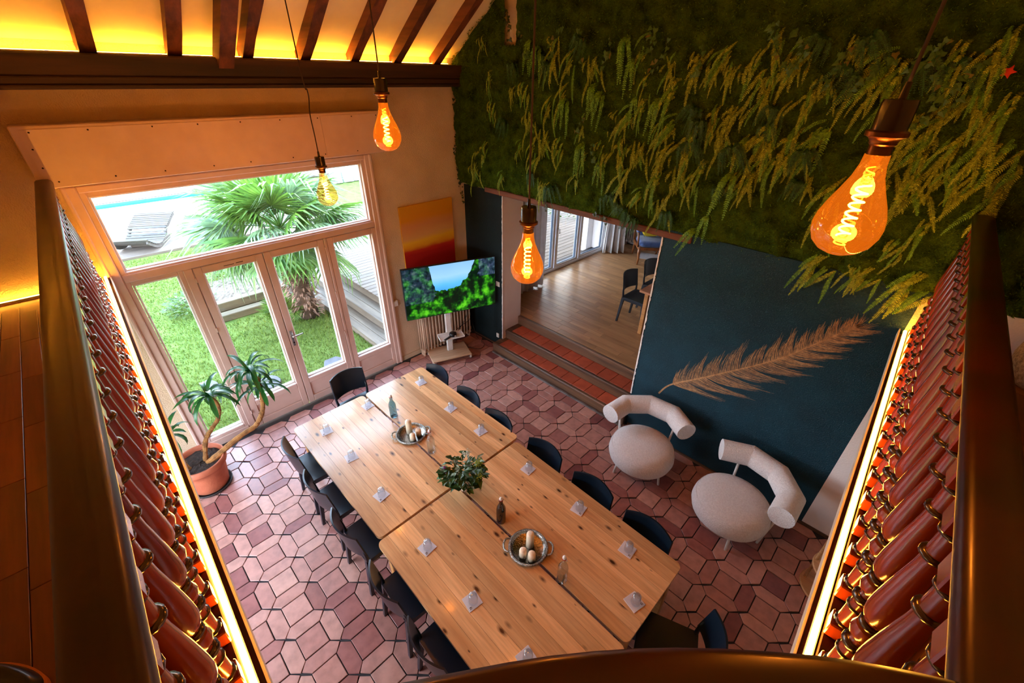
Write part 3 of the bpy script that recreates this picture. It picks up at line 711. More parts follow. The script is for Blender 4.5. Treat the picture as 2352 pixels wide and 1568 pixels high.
bush('ground_cover', 'bright leafy ground cover left of the soil bed', 'plant', (-4.35, -3.28, .02), .42, .3, 420, .09, M['leaf'], 1)
bush('ground_cover', 'leafy green shrub at the back of the soil bed', 'plant', (-5.3, -2.5, .02), .6, .4, 420, .09, M['leaf'], 2)
# palm
def fan(R0, nb, spread, droop, seed, mat, pet):
    """fan frond: petiole along +X then radiating blades"""
    rr = random.Random(seed); mb = MB()
    P = [Vector((pet*t, 0, -.10*pet*t*t)) for t in (0, .25, .5, .75, 1)]
    mb.tube(P, [.014, .012, .01, .009, .008], 5)
    base = P[-1]
    for k in range(nb):
        a = (k/(nb-1)-.5)*spread+rr.uniform(-.03, .03); L = R0*(1-.28*abs(k/(nb-1)-.5)*2)*rr.uniform(.88, 1.06)
        d = Vector((math.cos(a), math.sin(a), .12*math.cos(a*2)-.1)); s = Vector((-math.sin(a), math.cos(a), .25*math.sin(a))).normalized(); n = Vector((0,0,1))
        wd = L*.026+.005
        c0 = base+d*.02; c1 = base+d*L*.4+n*(-.02*L); c2 = base+d*L*.75+n*(-.14*droop*L); c3 = base+d*L*.97+n*(-.42*droop*L)*rr.uniform(.6, 1.3)
        mb._a([c0-s*.003, c0+s*.003, c1-s*wd, c1+s*wd, c2-s*wd*.7, c2+s*wd*.7, c3, c1+n*wd*-.5, c2+n*wd*-.35], [(0,1,7), (0,7,2), (1,3,7), (2,7,8,4), (7,3,5,8), (4,8,6), (8,5,6)])
    return mb.mesh('frond', mat)
fans = [fan(.80, 34, R(235), 1.0, 1, M['palm'], .75), fan(.88, 36, R(225), .7, 2, M['palm'], .7), fan(.74, 32, R(250), 1.5, 3, M['palm2'], .8), fan(.70, 30, R(215), .45, 4, M['palm'], .55)]
pb = PZ(712, 722, 0); palm = thing('fan_palm', 'fan palm with shaggy brown trunk on the lawn outside the door', 'palm tree', (pb.x, pb.y, 0))
rr = random.Random(5); top = Vector((-.12, -.05, 1.55))
MB().tube([(0,0,-.05), (-.02,0,.3), (-.05,-.01,.8), (-.09,-.03,1.2), top], [.17, .17, .18, .19, .17], 12).build('trunk', pmat('palm_trunk', (96,70,56), (58,40,32), rough=.9, scale=14, bump=.8), palm, True)
sh = MB()
for k in range(520):
    z = rr.uniform(.05, 1.45); a = rr.uniform(0, 6.28); q = .17; c = Vector((-.09*z/1.2, -.03*z/1.2, z))
    d = Vector((math.cos(a), math.sin(a), rr.uniform(-.55, .35))); p = c+Vector((math.cos(a)*q, math.sin(a)*q, 0)); leafquad(sh, p, d, (0,0,1), rr.uniform(.10, .19), rr.uniform(.014, .026), .5)
sh.build('old_leaf_bases', pmat('palm_leaf_base', (176,140,122), (100,70,62), rough=.85, scale=9, vary=.4, island=True), palm)
for k in range(46):
    a = k*2.399+rr.uniform(-.2, .2); el = R(72)*(1-k/45)**.8-R(28)*(k/45)+rr.uniform(-.12, .12)
    o = link('frond', fans[3 if k < 7 else (k % 3)], palm, top+Vector((0, 0, .12)))
    o.rotation_euler = (rr.uniform(-.5, .5), -el, a); sc = rr.uniform(.82, 1.08); o.scale = (sc, sc, sc)
yp = thing('young_palm', 'small fan palm shoot at the foot of the shaggy trunk', 'palm tree', (pb.x-.15, pb.y-.42, 0))
for k in range(13):
    o = link('frond', fans[3], yp, (0, 0, .02)); o.rotation_euler = (rr.uniform(-.4, .4), -R(rr.uniform(25, 80)), k*2.4); o.scale = (.45,)*3
# pool
M['water'] = pmat('pale_blue_pool_water', (18,76,104), (14,68,96), rough=.06, scale=.6, spec=.5)
M['poolstone'] = pmat('white_pool_edge', (190,188,182), rough=.6, scale=3)
pool = thing('swimming_pool', 'long pale blue swimming pool behind the lounger', 'pool', (-12.5, -5, 0))
MB().box(-2.6, 2.05, -9, 7.2, -.06, -.02).build('water', M['water'], pool)
MB().box(-2.70, -2.60, -9, 7.2, -.06, .05).build('liner_edge', pmat('blue_pool_liner', (60,150,196), rough=.4), pool)
cp = MB(); cp.cbox(2.05, 2.3, -9.2, 7.5, -.06, .06, .02); cp.cbox(-2.6, 2.05, 7.2, 7.5, -.06, .06, .02); cp.build('pool_coping', M['poolstone'], pool)
fd = thing('pool_deck', 'wide pale timber pool deck on the far side of the water', 'deck', (-17.5, 0, 0))
for k in range(33): MB().cbox(-2.6+k*.146, -2.6+k*.146+.14, -14, 14, -.02, .06, .004).build('deck_board', M['deck'], fd)
nd = thing('lounger_deck', 'low grey timber deck strip under the lounger', 'deck', (-8.9, -4, 0))
for k in range(10): MB().cbox(-1.0+k*.146, -1.0+k*.146+.14, -4, 6, -.03, .03, .004).build('deck_board', M['deck'], nd)
# lounger: wave shaped slatted board
lg = thing('garden_lounger', 'wavy wooden slat lounger beside the pool', 'lounger', (-9.03, -3.38, .03), R(-32))
def wave(t):     # t 0 foot .. 1 head ; x runs away from the house
    return (.45-1.75*t, .34-.26*math.sin(min(1, t/.62)*PI)**1.0*.9+.36*max(0, t-.52)**1.2*2.0*(1 if t < .93 else 1-(t-.93)*2))
for k in range(24):
    t = k/23; x, z = wave(t); x2, z2 = wave(min(1, t+.02)); a = math.atan2(z2-z, -(x2-x)) if t < 1 else 0
    o = MB().cbox(-.031, .031, -.46, .46, -.012, .012, .003).build('slat', M['lounge'], lg, False, (x, 0, z)); o.rotation_euler = (0, a, 0)
for s in (-.42, .42):
    MB().sweep([(wave(t/20)[0], s, wave(t/20)[1]-.055) for t in range(21)], [(-.015, -.045), (-.015, .04), (.015, .04), (.015, -.045)]).build('side_rail', M['lounge'], lg)
MB().cbox(-.95, -.15, -.3, .3, 0, .10, .01).build('base_block', M['lounge'], lg)
# white cover and climbing greenery by the far deck
pc = PZ(800, 415, 0); t = thing('pool_cover_roll', 'white folded cover standing at the far end of the deck', 'cover', (pc.x, pc.y, -.04))
for k, (dy, hh) in enumerate(((-.5, 1.6), (0, 1.7), (.45, 1.5))): MB().tube([(0, dy, 0), (-.15, dy, hh*.5), (-.2, dy+.05, hh)], [.24, .22, .2], 12).build('cover_fold', pmat('white_tarpaulin', (226,236,250), rough=.4, scale=3) if k == 0 else bpy.data.materials['white_tarpaulin'], t, True)
MB().cbox(-.05, .05, -1.05, -.9, 0, 1.7, .01).build('blue_post', pmat('blue_post', (90,150,210), rough=.4), t)
bush('climbing_shrub', 'pale green climbing shrub behind the white cover', 'plant', (pc.x-.9, pc.y+1.9, -.04), .9, 2.2, 500, .12, M['leaf'], 4)
# planting seen through the dining room doors
c = PZ(1275, 505, .41); bush('terrace_shrub', 'bright green shrub seen through the left dining room door', 'plant', (c.x-.3, c.y+.5, .41), .75, 1.4, 500, .13, M['leaf'], 6)
c = PZ(1368, 545, .41); bush('potted_flowers', 'blue green plant with violet blooms outside the right dining room door', 'plant', (c.x-.15, c.y+.2, .41), .34, .6, 300, .09, pmat('blue_green_leaf', (120,160,140), (84,128,108), rough=.5, vary=.3, island=True, transl=.2), 7)
fl = MB(); rr = random.Random(3)
for k in range(40): fl.ball((rr.uniform(-.28,.1), rr.uniform(-.28,.0), rr.uniform(.5, .72)), .022, 6, 4)
fl.build('blooms', pmat('violet_bloom', (190,90,190), rough=.6, vary=.2, island=True), kids_last if False else [o for o in bpy.data.objects if o.name.startswith('potted_flowers')][0])
struct(MB().box(-8.3, -8.0, 3.2, 12, 0, 2.4).build('wall_garden', M['plaster_white']))['label'] = 'pale garden wall at the end of the terrace'
struct(MB().box(-.5, -.36, 4.0, 4.32, .41, 2.8).build('wall_terrace', M['plaster_white']))
# ------------------------------------------------------------------ tables
M['pine'] = woodmat('varnished_pine', (228,184,134), (196,142,90), axis=0, grain=9, rough=.3, knots=(13., .36, (62,30,16)), vary=.24, coat=.25, bump=.05)
M['pine_edge'] = woodmat('pine_frame', (206,150,92), (168,108,58), axis=0, grain=9, rough=.4, vary=.08)
def table(label, x0, x1, y0, y1, rz=0):
    t = thing('dining_table', label, 'table', ((x0+x1)/2, (y0+y1)/2, .004), rz, 'pine tables pushed together')
    L, D = x1-x0, y1-y0; a, b_ = L/2, D/2; n = 8; r = .045; wd = D/n; top = .746
    for k in range(n):
        ya, yb = -b_+k*wd+(.0006 if k else 0), -b_+(k+1)*wd-(.0006 if k < n-1 else 0)
        if k == 0:
            pl_ = [(-a+r-r*math.cos(q), ya+r-r*math.sin(q)) for q in [PI/2*i/5 for i in range(6)]]+[(a-r+r*math.sin(q), ya+r-r*math.cos(q)) for q in [PI/2*i/5 for i in range(6)]]+[(a, yb), (-a, yb)]
        elif k == n-1:
            pl_ = [(-a, ya), (a, ya)]+[(a-r+r*math.cos(q), yb-r+r*math.sin(q)) for q in [PI/2*i/5 for i in range(6)]]+[(-a+r-r*math.sin(q), yb-r+r*math.cos(q)) for q in [PI/2*i/5 for i in range(6)]]
        else: pl_ = [(-a, ya), (a, ya), (a, yb), (-a, yb)]
        MB().prismc(pl_, top-.028, top+random.uniform(-.0004, .0004), .0012).build('tabletop_plank', M['pine'], t)
    for s in (-1, 1):
        MB().cbox(-a+.06, a-.06, s*(b_-.07)-.012, s*(b_-.07)+.012, top-.12, top-.028, .003).build('apron', M['pine_edge'], t)
        MB().cbox(s*(a-.07)-.012, s*(a-.07)+.012, -b_+.08, b_-.08, top-.12, top-.028, .003).build('apron', M['pine_edge'], t)
        for q in (-1, 1): MB().cbox(s*(a-.045)-.026, s*(a-.045)+.026, q*(b_-.08)-.028, q*(b_-.08)+.028, 0, top-.028, .006).build('leg', M['pine_edge'], t)
    return t
table('far left pine table nearest the potted yucca', 1.283, 3.030, -3.378, -2.578)
table('far right pine table nearest the radiator', 1.283, 3.018, -2.556, -1.762)
table('near left pine table with the tray and amber bottle at its edge', 3.052, 4.850, -3.420, -2.624, R(-.6))
table('near right pine table nearest the white bouclé chairs'.replace('é', 'e'), 3.040, 4.845, -2.600, -1.835, R(-.8))

# ------------------------------------------------------------------ black chairs
M['chair'] = pmat('satin_black_sky_tint', (13,28,42), (10,22,34), rough=.28, scale=5, spec=.55, bump=.05, bscale=300)  # black plastic; blue of the reflected sky is tinted into the base colour
ST = .45
def back_pt(u, v):       # u -1..1 across, v 0..1 up ; chair faces +Y
    z = .53+.295*v-.016*u*u*v; y = -.185-.072*(1-u*u)-.045*v
    return Vector((u*.213*(1-.02*v), y, z))
def bfn(uu, v):
    u = uu*2-1; p = back_pt(u, v); e = .01
    n = (back_pt(u+e, v)-back_pt(u-e, v)).cross(back_pt(u, min(1, v+e))-back_pt(u, max(0, v-e))).normalized(); return p, n
me_back = MB().slab(bfn, 14, 7, .014).mesh('backrest', M['chair'], 50)
def sfn(u, v):
    x = (u-.5)*.43*(1-.05*(1-v)); y = -.205+.42*v; e = abs(u-.5)*2
    return Vector((x, y, ST-.012*(1-e**2)*math.sin(PI*min(1, v*1.05))-.02*max(0, v-.85)*6*.5)), Vector((0,0,1))
me_seat = MB().slab(sfn, 12, 12, .022).mesh('seat', M['chair'], 50)
me_skirt = MB().cbox(-.195, .195, .165, .195, ST-.055, ST-.008, .008).cbox(-.205, -.18, -.18, .18, ST-.05, ST-.008, .006).cbox(.18, .205, -.18, .18, ST-.05, ST-.008, .006).mesh('seat_frame', M['chair'])
def legm(sx, sy):
    xt, yt = sx*.188, (.172 if sy > 0 else -.185); xb, yb = sx*.205, (.195 if sy > 0 else -.235)
    mb = MB(); w0, w1 = .021, .014
    mb._a([(xb-w1, yb-w1, 0), (xb+w1, yb-w1, 0), (xb+w1, yb+w1, 0), (xb-w1, yb+w1, 0), (xt-w0, yt-w0, ST-.01), (xt+w0, yt-w0, ST-.01), (xt+w0, yt+w0, ST-.01), (xt-w0, yt+w0, ST-.01)],
          [(3,2,1,0), (4,5,6,7), (0,1,5,4), (1,2,6,5), (2,3,7,6), (3,0,4,7)])
    return mb.mesh('leg', M['chair'])
me_legs = [legm(a, b_) for a in (-1, 1) for b_ in (-1, 1)]
me_posts = [MB().tube([(s*.19, -.187, ST-.02), (s*.20, -.192, .50), (s*.203, -.197, .56), (s*.198, -.205, .62)], [.018, .016, .014, .008], 8).mesh('back_post', M['chair'], True) for s in (-1, 1)]
def chair(label, x, y, rz, group='black chairs around the pine tables', z=.004):
    t = thing('dining_chair', label, 'chair', (x, y, z), rz, group)
    link('seat', me_seat, t); link('seat_frame', me_skirt, t); link('backrest', me_back, t)
    for m_ in me_posts: link('back_post', m_, t)
    for m_ in me_legs: link('leg', m_, t)
    return t
ordn = ['first', 'second', 'third', 'fourth', 'fifth', 'sixth']
for k, x in enumerate((1.615, 2.165, 2.74, 3.39, 3.92)):
    chair('black plastic chair, %s on the yucca side counted from the garden door' % ordn[k], x, -3.27-.012*k, R(random.uniform(-3, 3)))
for k, (x, y) in enumerate(((1.574, -1.945), (2.18, -1.965), (2.712, -1.99), (3.36, -1.965), (3.95, -1.985), (4.51, -2.005))):
    chair('black plastic chair, %s on the stairs side counted from the radiator' % ordn[k], x, y, R(180+random.uniform(-3, 3)))
chair('black plastic chair at the table end facing away from the garden door', 1.085, -2.555, R(-90))
chair('black plastic chair at the near table end beside the handrail', 5.02, -2.30, R(90+22))
chair('black plastic chair nearest the steps in the dining room', 2.345, 1.72, R(-90), 'black chairs in the dining room', .481)
chair('black plastic chair further back in the dining room', 2.325, 2.39, R(-90), 'black chairs in the dining room', .481)
t = thing('dining_table', 'wooden table corner between the two dining room chairs', 'table', (3.3, 2.05, .481))
MB().cbox(-.80, .8, -.70, .75, .71, .745, .006).build('tabletop', woodmat('reddish_table_wood', (206,150,116), (168,112,80), axis=0, grain=8, rough=.35), t)
for s in (-1, 1):
    for q in (-1, 1): MB().cbox(s*.7-.03, s*.7+.03, q*.62-.03, q*.62+.03, 0, .71, .005).build('leg', M['pine_edge'], t)

# ------------------------------------------------------------------ armchair in the dining room
M['bluevel'] = pmat('blue_velvet', (58,88,148), (34,54,100), rough=.8, scale=8, sheen=.4)
M['yellow'] = pmat('yellow_cushion_cloth', (232,206,52), (214,184,36), rough=.8, scale=9, bump=.3)
M['fruitwood'] = woodmat('carved_fruitwood', (150,90,48), (106,58,28), axis=2, grain=9, rough=.35)
ac = thing('armchair', 'blue velvet armchair with carved wooden frame and curved legs', 'armchair', (1.03, 4.42, .481), R(222))
def cush(sx, sy, sz, n=10, p=.35):
    mb = MB(); vs = []
    def sp(c, e): return math.copysign(abs(c)**e, c)
    m_ = 12; nn = 24
    for i in range(m_+1):
        t = -PI/2+PI*i/m_
        for k in range(nn):
            a = 2*PI*k/nn; vs.append((sx*sp(math.cos(t), p)*sp(math.cos(a), p), sy*sp(math.cos(t), p)*sp(math.sin(a), p), sz*sp(math.sin(t), .8)))
    fs = [(i*nn+k, i*nn+(k+1) % nn, (i+1)*nn+(k+1) % nn, (i+1)*nn+k) for i in range(m_) for k in range(nn)]
    return mb._a(vs, fs)
cush(.29, .28, .07).build('seat_cushion', M['bluevel'], ac, True, (0, .02, .42))
o = cush(.27, .06, .26).build('back_cushion', M['bluevel'], ac, True, (0, -.27, .70)); o.rotation_euler = (R(10), 0, 0)
MB().cbox(-.32, .32, -.28, .30, .30, .36, .02).build('seat_rail', M['fruitwood'], ac)
for s in (-1, 1):
    MB().tube([(s*.29, .29, .36), (s*.30, .31, .25), (s*.285, .30, .12), (s*.30, .33, 0)], [.03, .028, .02, .018], 10).build('leg', M['fruitwood'], ac, True)
    MB().tube([(s*.27, -.26, .36), (s*.27, -.30, .18), (s*.27, -.36, 0)], [.028, .024, .018], 10).build('leg', M['fruitwood'], ac, True)
    MB().tube([(s*.31, .20, .36), (s*.33, .22, .52), (s*.33, .16, .63), (s*.32, -.05, .65), (s*.29, -.27, .68)], [.02, .02, .024, .022, .02], 10).build('arm', M['fruitwood'], ac, True)
    cush(.04, .13, .035).build('arm_pad', M['bluevel'], ac, True, (s*.325, .06, .68))
MB().tube([(-.29, -.29, .36), (-.30, -.33, .70), (-.2, -.36, 1.0), (0, -.37, 1.05), (.2, -.36, 1.0), (.30, -.33, .70), (.29, -.29, .36)], .022, 10).build('back_frame', M['fruitwood'], ac, True)
yc = cush(.21, .07, .20, p=.5).build('cushion', M['yellow'], None, True, (.955, 4.505, 1.18)); yc.rotation_euler = (R(12), R(4), R(222)); tag(yc, 'yellow cushion resting on the blue armchair', 'cushion')
tag(MB().cbox(-.25, .25, -.2, .2, 0, .006, .002).build('floor_mat', pmat('pale_grey_mat', (206,200,200), rough=.9, scale=20, bump=.3), None, False, (1.0, 4.62, .4805), R(20)), 'small pale mat on the parquet by the armchair', 'mat')

# ------------------------------------------------------------------ white boucle chairs
M['boucle'] = pmat('white_boucle_fabric', (250,248,250), (232,228,230), rough=.95, scale=70, bump=1.6, bscale=120, sheen=.3, spec=.15)
def lounge(label, x, y, ang, rz2=0):
    t = thing('boucle_chair', label, 'chair', (x, y, .004), ang, 'white boucle chairs by the teal wall')   # +X local = towards the back
    MB().lathe([(.001, .165), (.22, .165), (.305, .185), (.345, .23), (.362, .29), (.355, .345), (.332, .395), (.27, .432), (.14, .452), (.001, .458)], 40, cap=False).build('seat', M['boucle'], t, True)
    MB().tube([(.338*math.cos(2*PI*k/48), .338*math.sin(2*PI*k/48), .388) for k in range(48)], .0035, 6, closed=True).build('piping', M['boucle'], t, True)
    Rb, n = .42, 4; angs = [R(-78)+R(156)*k/n for k in range(n+1)]
    P = [Vector((Rb*math.cos(a), Rb*math.sin(a), .655)) for a in angs]
    for k in range(n):       # mitred straight segments
        a, b_ = P[k], P[k+1]; d = (b_-a).normalized(); mb = MB(); nn = 20; vs = []
        for e, p in ((0, a), (1, b_)):
            idx = k+e
            if 0 < idx < n: m_ = ((P[idx]-P[idx-1]).normalized()+(P[idx+1]-P[idx]).normalized()).normalized()
            else: m_ = d
            s = Vector((d.y, -d.x, 0))
            for q in range(nn):
                c = p+s*(.108*math.cos(2*PI*q/nn))+Vector((0,0,.108*math.sin(2*PI*q/nn))); tt = (p-c).dot(m_)/d.dot(m_); vs.append(c+d*tt)
        fs = [(q, (q+1) % nn, nn+(q+1) % nn, nn+q) for q in range(nn)]
        for e, i0 in ((0, 0), (1, n)):
            if (k+e) == i0 or (k+e) == n and e == 1:
                fs.append(tuple(range(nn-1,-1,-1)) if e == 0 else tuple(range(nn, 2*nn)))
        mb._a(vs, fs).build('back_roll_segment', M['boucle'], t, 50)
    for a in (R(120), R(-120), R(50), R(-50)):
        c, s = math.cos(a), math.sin(a)
        if abs(a) > R(90): MB().tube([(.29*c, .29*s, 0), (.25*c, .25*s, .24)], .013, 10).build('leg', M['white'], t, True)
        else: MB().tube([(.33*c, .33*s, 0), (.37*c, .37*s, .34), (.405*c, .405*s, .62)], .013, 10).build('leg', M['white'], t, True)
    return t
lounge('white boucle chair beside the steps, its back to the teal wall', 3.85, -.60, R(115))
lounge('white boucle chair nearest the right balustrade, its back turned to the corner', 4.855, -.615, R(58))

# ------------------------------------------------------------------ television on a rolling stand
tvs = thing('tv_stand', 'white wheeled TV stand with pale wood base and small shelf', 'stand', (.40, -.66, .004), R(-20.57))
# local: +X towards the room, +Y to the right
M['palewood'] = woodmat('pale_oak_board', (216,184,150), (190,156,122), axis=1, grain=9, rough=.45)
sb_ = MB().cbox(-.17, .24, -.36, .29, .06, .085, .008).build('base_board', M['palewood'], tvs)
for y in (-.34, .27):
    for x in (-.14, .21):
        c = MB().lathe([(.032, -.012), (.034, 0), (.032, .012)], 14).xf(Matrix.Translation((x, y, .030)) @ Matrix.Rotation(PI/2, 4, 'X')).build('caster', M['white'], tvs, 40)
        MB().lathe([(.015, -.014), (.015, .014)], 10).xf(Matrix.Translation((x, y, .030)) @ Matrix.Rotation(PI/2, 4, 'X')).build('caster_hub', M['black'], c)
MB().cbox(-.035, .02, -.05, .05, .08, 1.18, .012).build('column', M['white'], tvs)
tr = MB().cbox(.02, .20, -.20, .20, .40, .412, .006); tr.cbox(.02, .03, -.20, .20, .412, .445, .004); tr.cbox(.02, .20, -.20, -.19, .412, .425, .003); tr.cbox(.02, .20, .19, .20, .412, .425, .003); tr.build('shelf', M['white'], tvs)
def scrmat():
    mt, nt, b = _new('forest_valley_screen'); tc = N(nt, 'ShaderNodeTexCoord'); sp = N(nt, 'ShaderNodeSeparateXYZ'); nt.links.new(tc.outputs['Object'], sp.inputs[0])
    yy, zz = sp.outputs[1], sp.outputs[2]      # y -.7..+.7, z 0..0.8
    def mth(op, a, b_=None, c=None):
        n = N(nt, 'ShaderNodeMath', operation=op)
        for i, q in enumerate((a, b_, c)):
            if q is None: continue
            if isinstance(q, (int, float)): n.inputs[i].default_value = q
            else: nt.links.new(q, n.inputs[i])
        return n.outputs[0]
    def noise(sc, det=5.):
        n = N(nt, 'ShaderNodeTexNoise', i_Scale=sc, i_Detail=det); nt.links.new(tc.outputs['Object'], n.inputs['Vector']); return n.outputs[0]
    n1, n2, n3 = noise(9.), noise(8., 14.), noise(3.)
    vo = N(nt, 'ShaderNodeTexVoronoi', i_Scale=24.); nt.links.new(tc.outputs['Object'], vo.inputs['Vector'])
    jag = mth('MULTIPLY', mth('SUBTRACT', n1, .5), .22)
    # ridge height over y: valley in the middle
    fc = N(nt, 'ShaderNodeFloatCurve'); cv = fc.mapping.curves[0]
    pts = [(0, 1.), (.26, 1.), (.295, .80), (.325, .54), (.42, .47), (.55, .50), (.63, .60), (.70, .74), (.76, .92), (.80, 1.), (1, 1.)]
    while len(cv.points) < len(pts): cv.points.new(.5, .5)
    for p, q in zip(cv.points, pts): p.location = q
    fc.mapping.update(); nt.links.new(mth('DIVIDE', mth('ADD', yy, .70), 1.40), fc.inputs['Value'])
    ridge = mth('ADD', mth('MULTIPLY', fc.outputs[0], .80), jag)
    isl = mth('GREATER_THAN', ridge, zz)
    fol = ramp(nt, [(.36, (.001,.008,.003)), (.46, (.004,.04,.004)), (.56, (.02,.18,.006)), (.70, (.10,.5,.015))])
    nt.links.new(mth('ADD', mth('ADD', mth('MULTIPLY', n2, .95), mth('MULTIPLY', mth('SUBTRACT', noise(6.), .5), .55)), mth('MULTIPLY', mth('SUBTRACT', .45, vo.outputs['Distance']), .16)), fol.inputs[0])
    dk = mth('MULTIPLY', mth('LESS_THAN', yy, mth('SUBTRACT', mth('MULTIPLY', jag, 1.5), .26)), mth('GREATER_THAN', zz, .24)); dk2 = mth('MULTIPLY', mth('GREATER_THAN', yy, mth('ADD', .44, jag)), mth('GREATER_THAN', zz, .52))
    rock = ramp(nt, [(.35, (.004,.012,.02)), (.55, (.03,.05,.10)), (.75, (.16,.17,.26))]); nt.links.new(noise(16.), rock.inputs[0])
    m1 = N(nt, 'ShaderNodeMix', data_type='RGBA'); nt.links.new(mth('MULTIPLY', mth('MAXIMUM', mth('MULTIPLY', dk, .6), dk2), .8), m1.inputs[0]); nt.links.new(fol.outputs[0], m1.inputs[6]); nt.links.new(rock.outputs[0], m1.inputs[7])
    sky = ramp(nt, [(.45, (.05,.30,.62)), (.58, (.10,.42,.80)), (.75, (.28,.52,.78)), (1., (.20,.42,.70))]); nt.links.new(mth('DIVIDE', mth('ADD', zz, mth('MULTIPLY', mth('SUBTRACT', n3, .5), .12)), .8), sky.inputs[0])
    m2 = N(nt, 'ShaderNodeMix', data_type='RGBA'); nt.links.new(isl, m2.inputs[0]); nt.links.new(sky.outputs[0], m2.inputs[6]); nt.links.new(m1.outputs[2], m2.inputs[7])
    e = N(nt, 'ShaderNodeEmission', i_1=.55); nt.links.new(m2.outputs[2], e.inputs[0])
    g = N(nt, 'ShaderNodeBsdfGlossy', i_Roughness=.12); g.inputs[0].default_value = (.03,.03,.03,1); ad = N(nt, 'ShaderNodeAddShader'); nt.links.new(e.outputs[0], ad.inputs[0]); nt.links.new(g.outputs[0], ad.inputs[1])
    nt.links.new(ad.outputs[0], nt.nodes['Material Output'].inputs[0]); return mt
tv = thing('television', 'large flat television showing a green forest valley', 'television', (.40, -.66, .81), R(-20.57))
MB().cbox(.045, .085, -.645, .78, 0, .812, .006).build('screen_body', M['black'], tv)
MB().box(0, .0015, -.70, .70, 0, .79).build('screen', scrmat(), tv, False, (.085, .0675, .011))
MB().cbox(.021, .045, -.14, .22, .22, .55, .008).build('rear_mount', M['black'], tv)
spk = thing('media_box', 'round black media box on the white TV stand shelf', 'media box', Vector((.40, -.66, 0))+Matrix.Rotation(R(-20.57), 3, 'Z') @ Vector((.11, .03, .417)))
MB().lathe([(.001, 0), (.055, 0), (.06, .02), (.055, .05), (.04, .06), (.001, .062)], 20, cap=False).build('shell', M['black'], spk, True)
MB().box(.045, .062, -.012, .012, .012, .026).build('label_plate', M['white'], spk)
tag(MB().cbox(-.018, .018, -.08, .08, 0, .014, .004).build('remote_control', M['black'], None, False, Vector((.40, -.66, 0))+Matrix.Rotation(R(-20.57), 3, 'Z') @ Vector((.165, -.07, .417)), R(12)), 'slim black remote control on the TV stand shelf', 'remote')
c0 = Vector((.40, -.66, 0)); rm = Matrix.Rotation(R(-20.57), 3, 'Z')
def cable(label, pts, r=.004): tag(MB().tube(smooth(pts), r, 6).build('power_cable', M['black'], None, True), label, 'cable')
def smooth(pts, m_=6):
    pts = [Vector(p) for p in pts]; out = []
    for k in range(len(pts)-1):
        p0, p1, p2, p3 = [pts[max(0, min(len(pts)-1, k+q))] for q in (-1, 0, 1, 2)]
        for j in range(m_):
            t = j/m_; out.append(.5*((2*p1)+(p2-p0)*t+(2*p0-5*p1+4*p2-p3)*t*t+(3*p1-p0-3*p2+p3)*t**3))
    return out+[pts[-1]]
cable('thin black cable running from the media box down to the wall socket', [c0+rm @ Vector((.05, .04, .43)), (.42, -.42, .46), (.34, -.20, .44), (.20, -.06, .36), (.10, .02, .34)])
cable('thin black cable hanging from the television past the radiator', [c0+rm @ Vector((.02, .28, .83)), c0+rm @ Vector((-.02, .33, .70)), c0+rm @ Vector((.0, .25, .55)), c0+rm @ Vector((.03, .14, .44))])
cable('black cable looping over the floor behind the TV stand', [(.12, .04, .30), (.30, .0, .02), (.55, -.05, .012), (.62, -.22, .012), (.40, -.35, .012), (.2, -.5, .012)])
# ------------------------------------------------------------------ wall fittings
radiator('cream column radiator below the painting', (.11, -.99, 0), R(90), 16, .063, .68, M['rad'], legs=.06)
tag(MB().cbox(0, .03, -.045, .045, -.05, .05, .012).build('thermostat', M['white'], None, False, PX(907, 696, 0.001)), 'small white thermostat on the wall beside the window', 'thermostat')
sp_ = PY(1144, 652, .108); tag(MB().cbox(-.04, .04, -.012, 0, -.04, .04, .004).build('light_switch', M['white'], None, False, (sp_.x, .109, sp_.z)), 'white square light switch on the dark teal pier', 'switch')
sp_ = PY(1147, 774, .108); tag(MB().cbox(-.03, .03, -.02, 0, -.04, .04, .006).build('wall_socket', M['white'], None, False, (sp_.x-.03, .109, sp_.z+.03)), 'small white socket low on the dark teal pier', 'socket')
tag(MB().cbox(0, .05, -.03, .03, -.03, .03, .008).build('wall_socket', M['white'], None, False, (.001, .055, .34)), 'white plug and socket in the corner by the radiator', 'socket')
def paintmat():
    mt, nt, b = _new('abstract_sunset_paint'); tc = N(nt, 'ShaderNodeTexCoord'); sp = N(nt, 'ShaderNodeSeparateXYZ'); nt.links.new(tc.outputs['Object'], sp.inputs[0])
    no = N(nt, 'ShaderNodeTexNoise', i_Scale=3., i_Detail=4.); mp = N(nt, 'ShaderNodeMapping'); mp.inputs['Scale'].default_value = (1,.6,2.5); nt.links.new(tc.outputs['Object'], mp.inputs[0]); nt.links.new(mp.outputs[0], no.inputs['Vector'])
    ad = N(nt, 'ShaderNodeMath', operation='MULTIPLY_ADD', i_1=.10, i_2=-.05); nt.links.new(no.outputs[0], ad.inputs[0]); s2 = N(nt, 'ShaderNodeMath', operation='ADD'); nt.links.new(ad.outputs[0], s2.inputs[0]); nt.links.new(sp.outputs[2], s2.inputs[1])
    rp = ramp(nt, [(.0, lin((150,6,4))), (.46, lin((170,10,4))), (.50, lin((190,40,4))), (.54, lin((226,158,0))), (.60, lin((236,190,40))), (.66, lin((222,168,100))), (.78, lin((214,150,90))), (.86, lin((218,150,10))), (1., lin((214,154,0)))])
    nt.links.new(s2.outputs[0], rp.inputs[0]); nt.links.new(rp.outputs[0], b.inputs['Base Color']); b.inputs['Roughness'].default_value = .7; return mt
pt = thing('abstract_painting', 'abstract canvas with yellow sky over a red field', 'painting', (.001, 0, 1.1))
MB().cbox(0, .028, -1.06, -.155, .0, 1.285, .003).build('stretcher', pmat('canvas_edge', (226,160,40), rough=.8), pt)
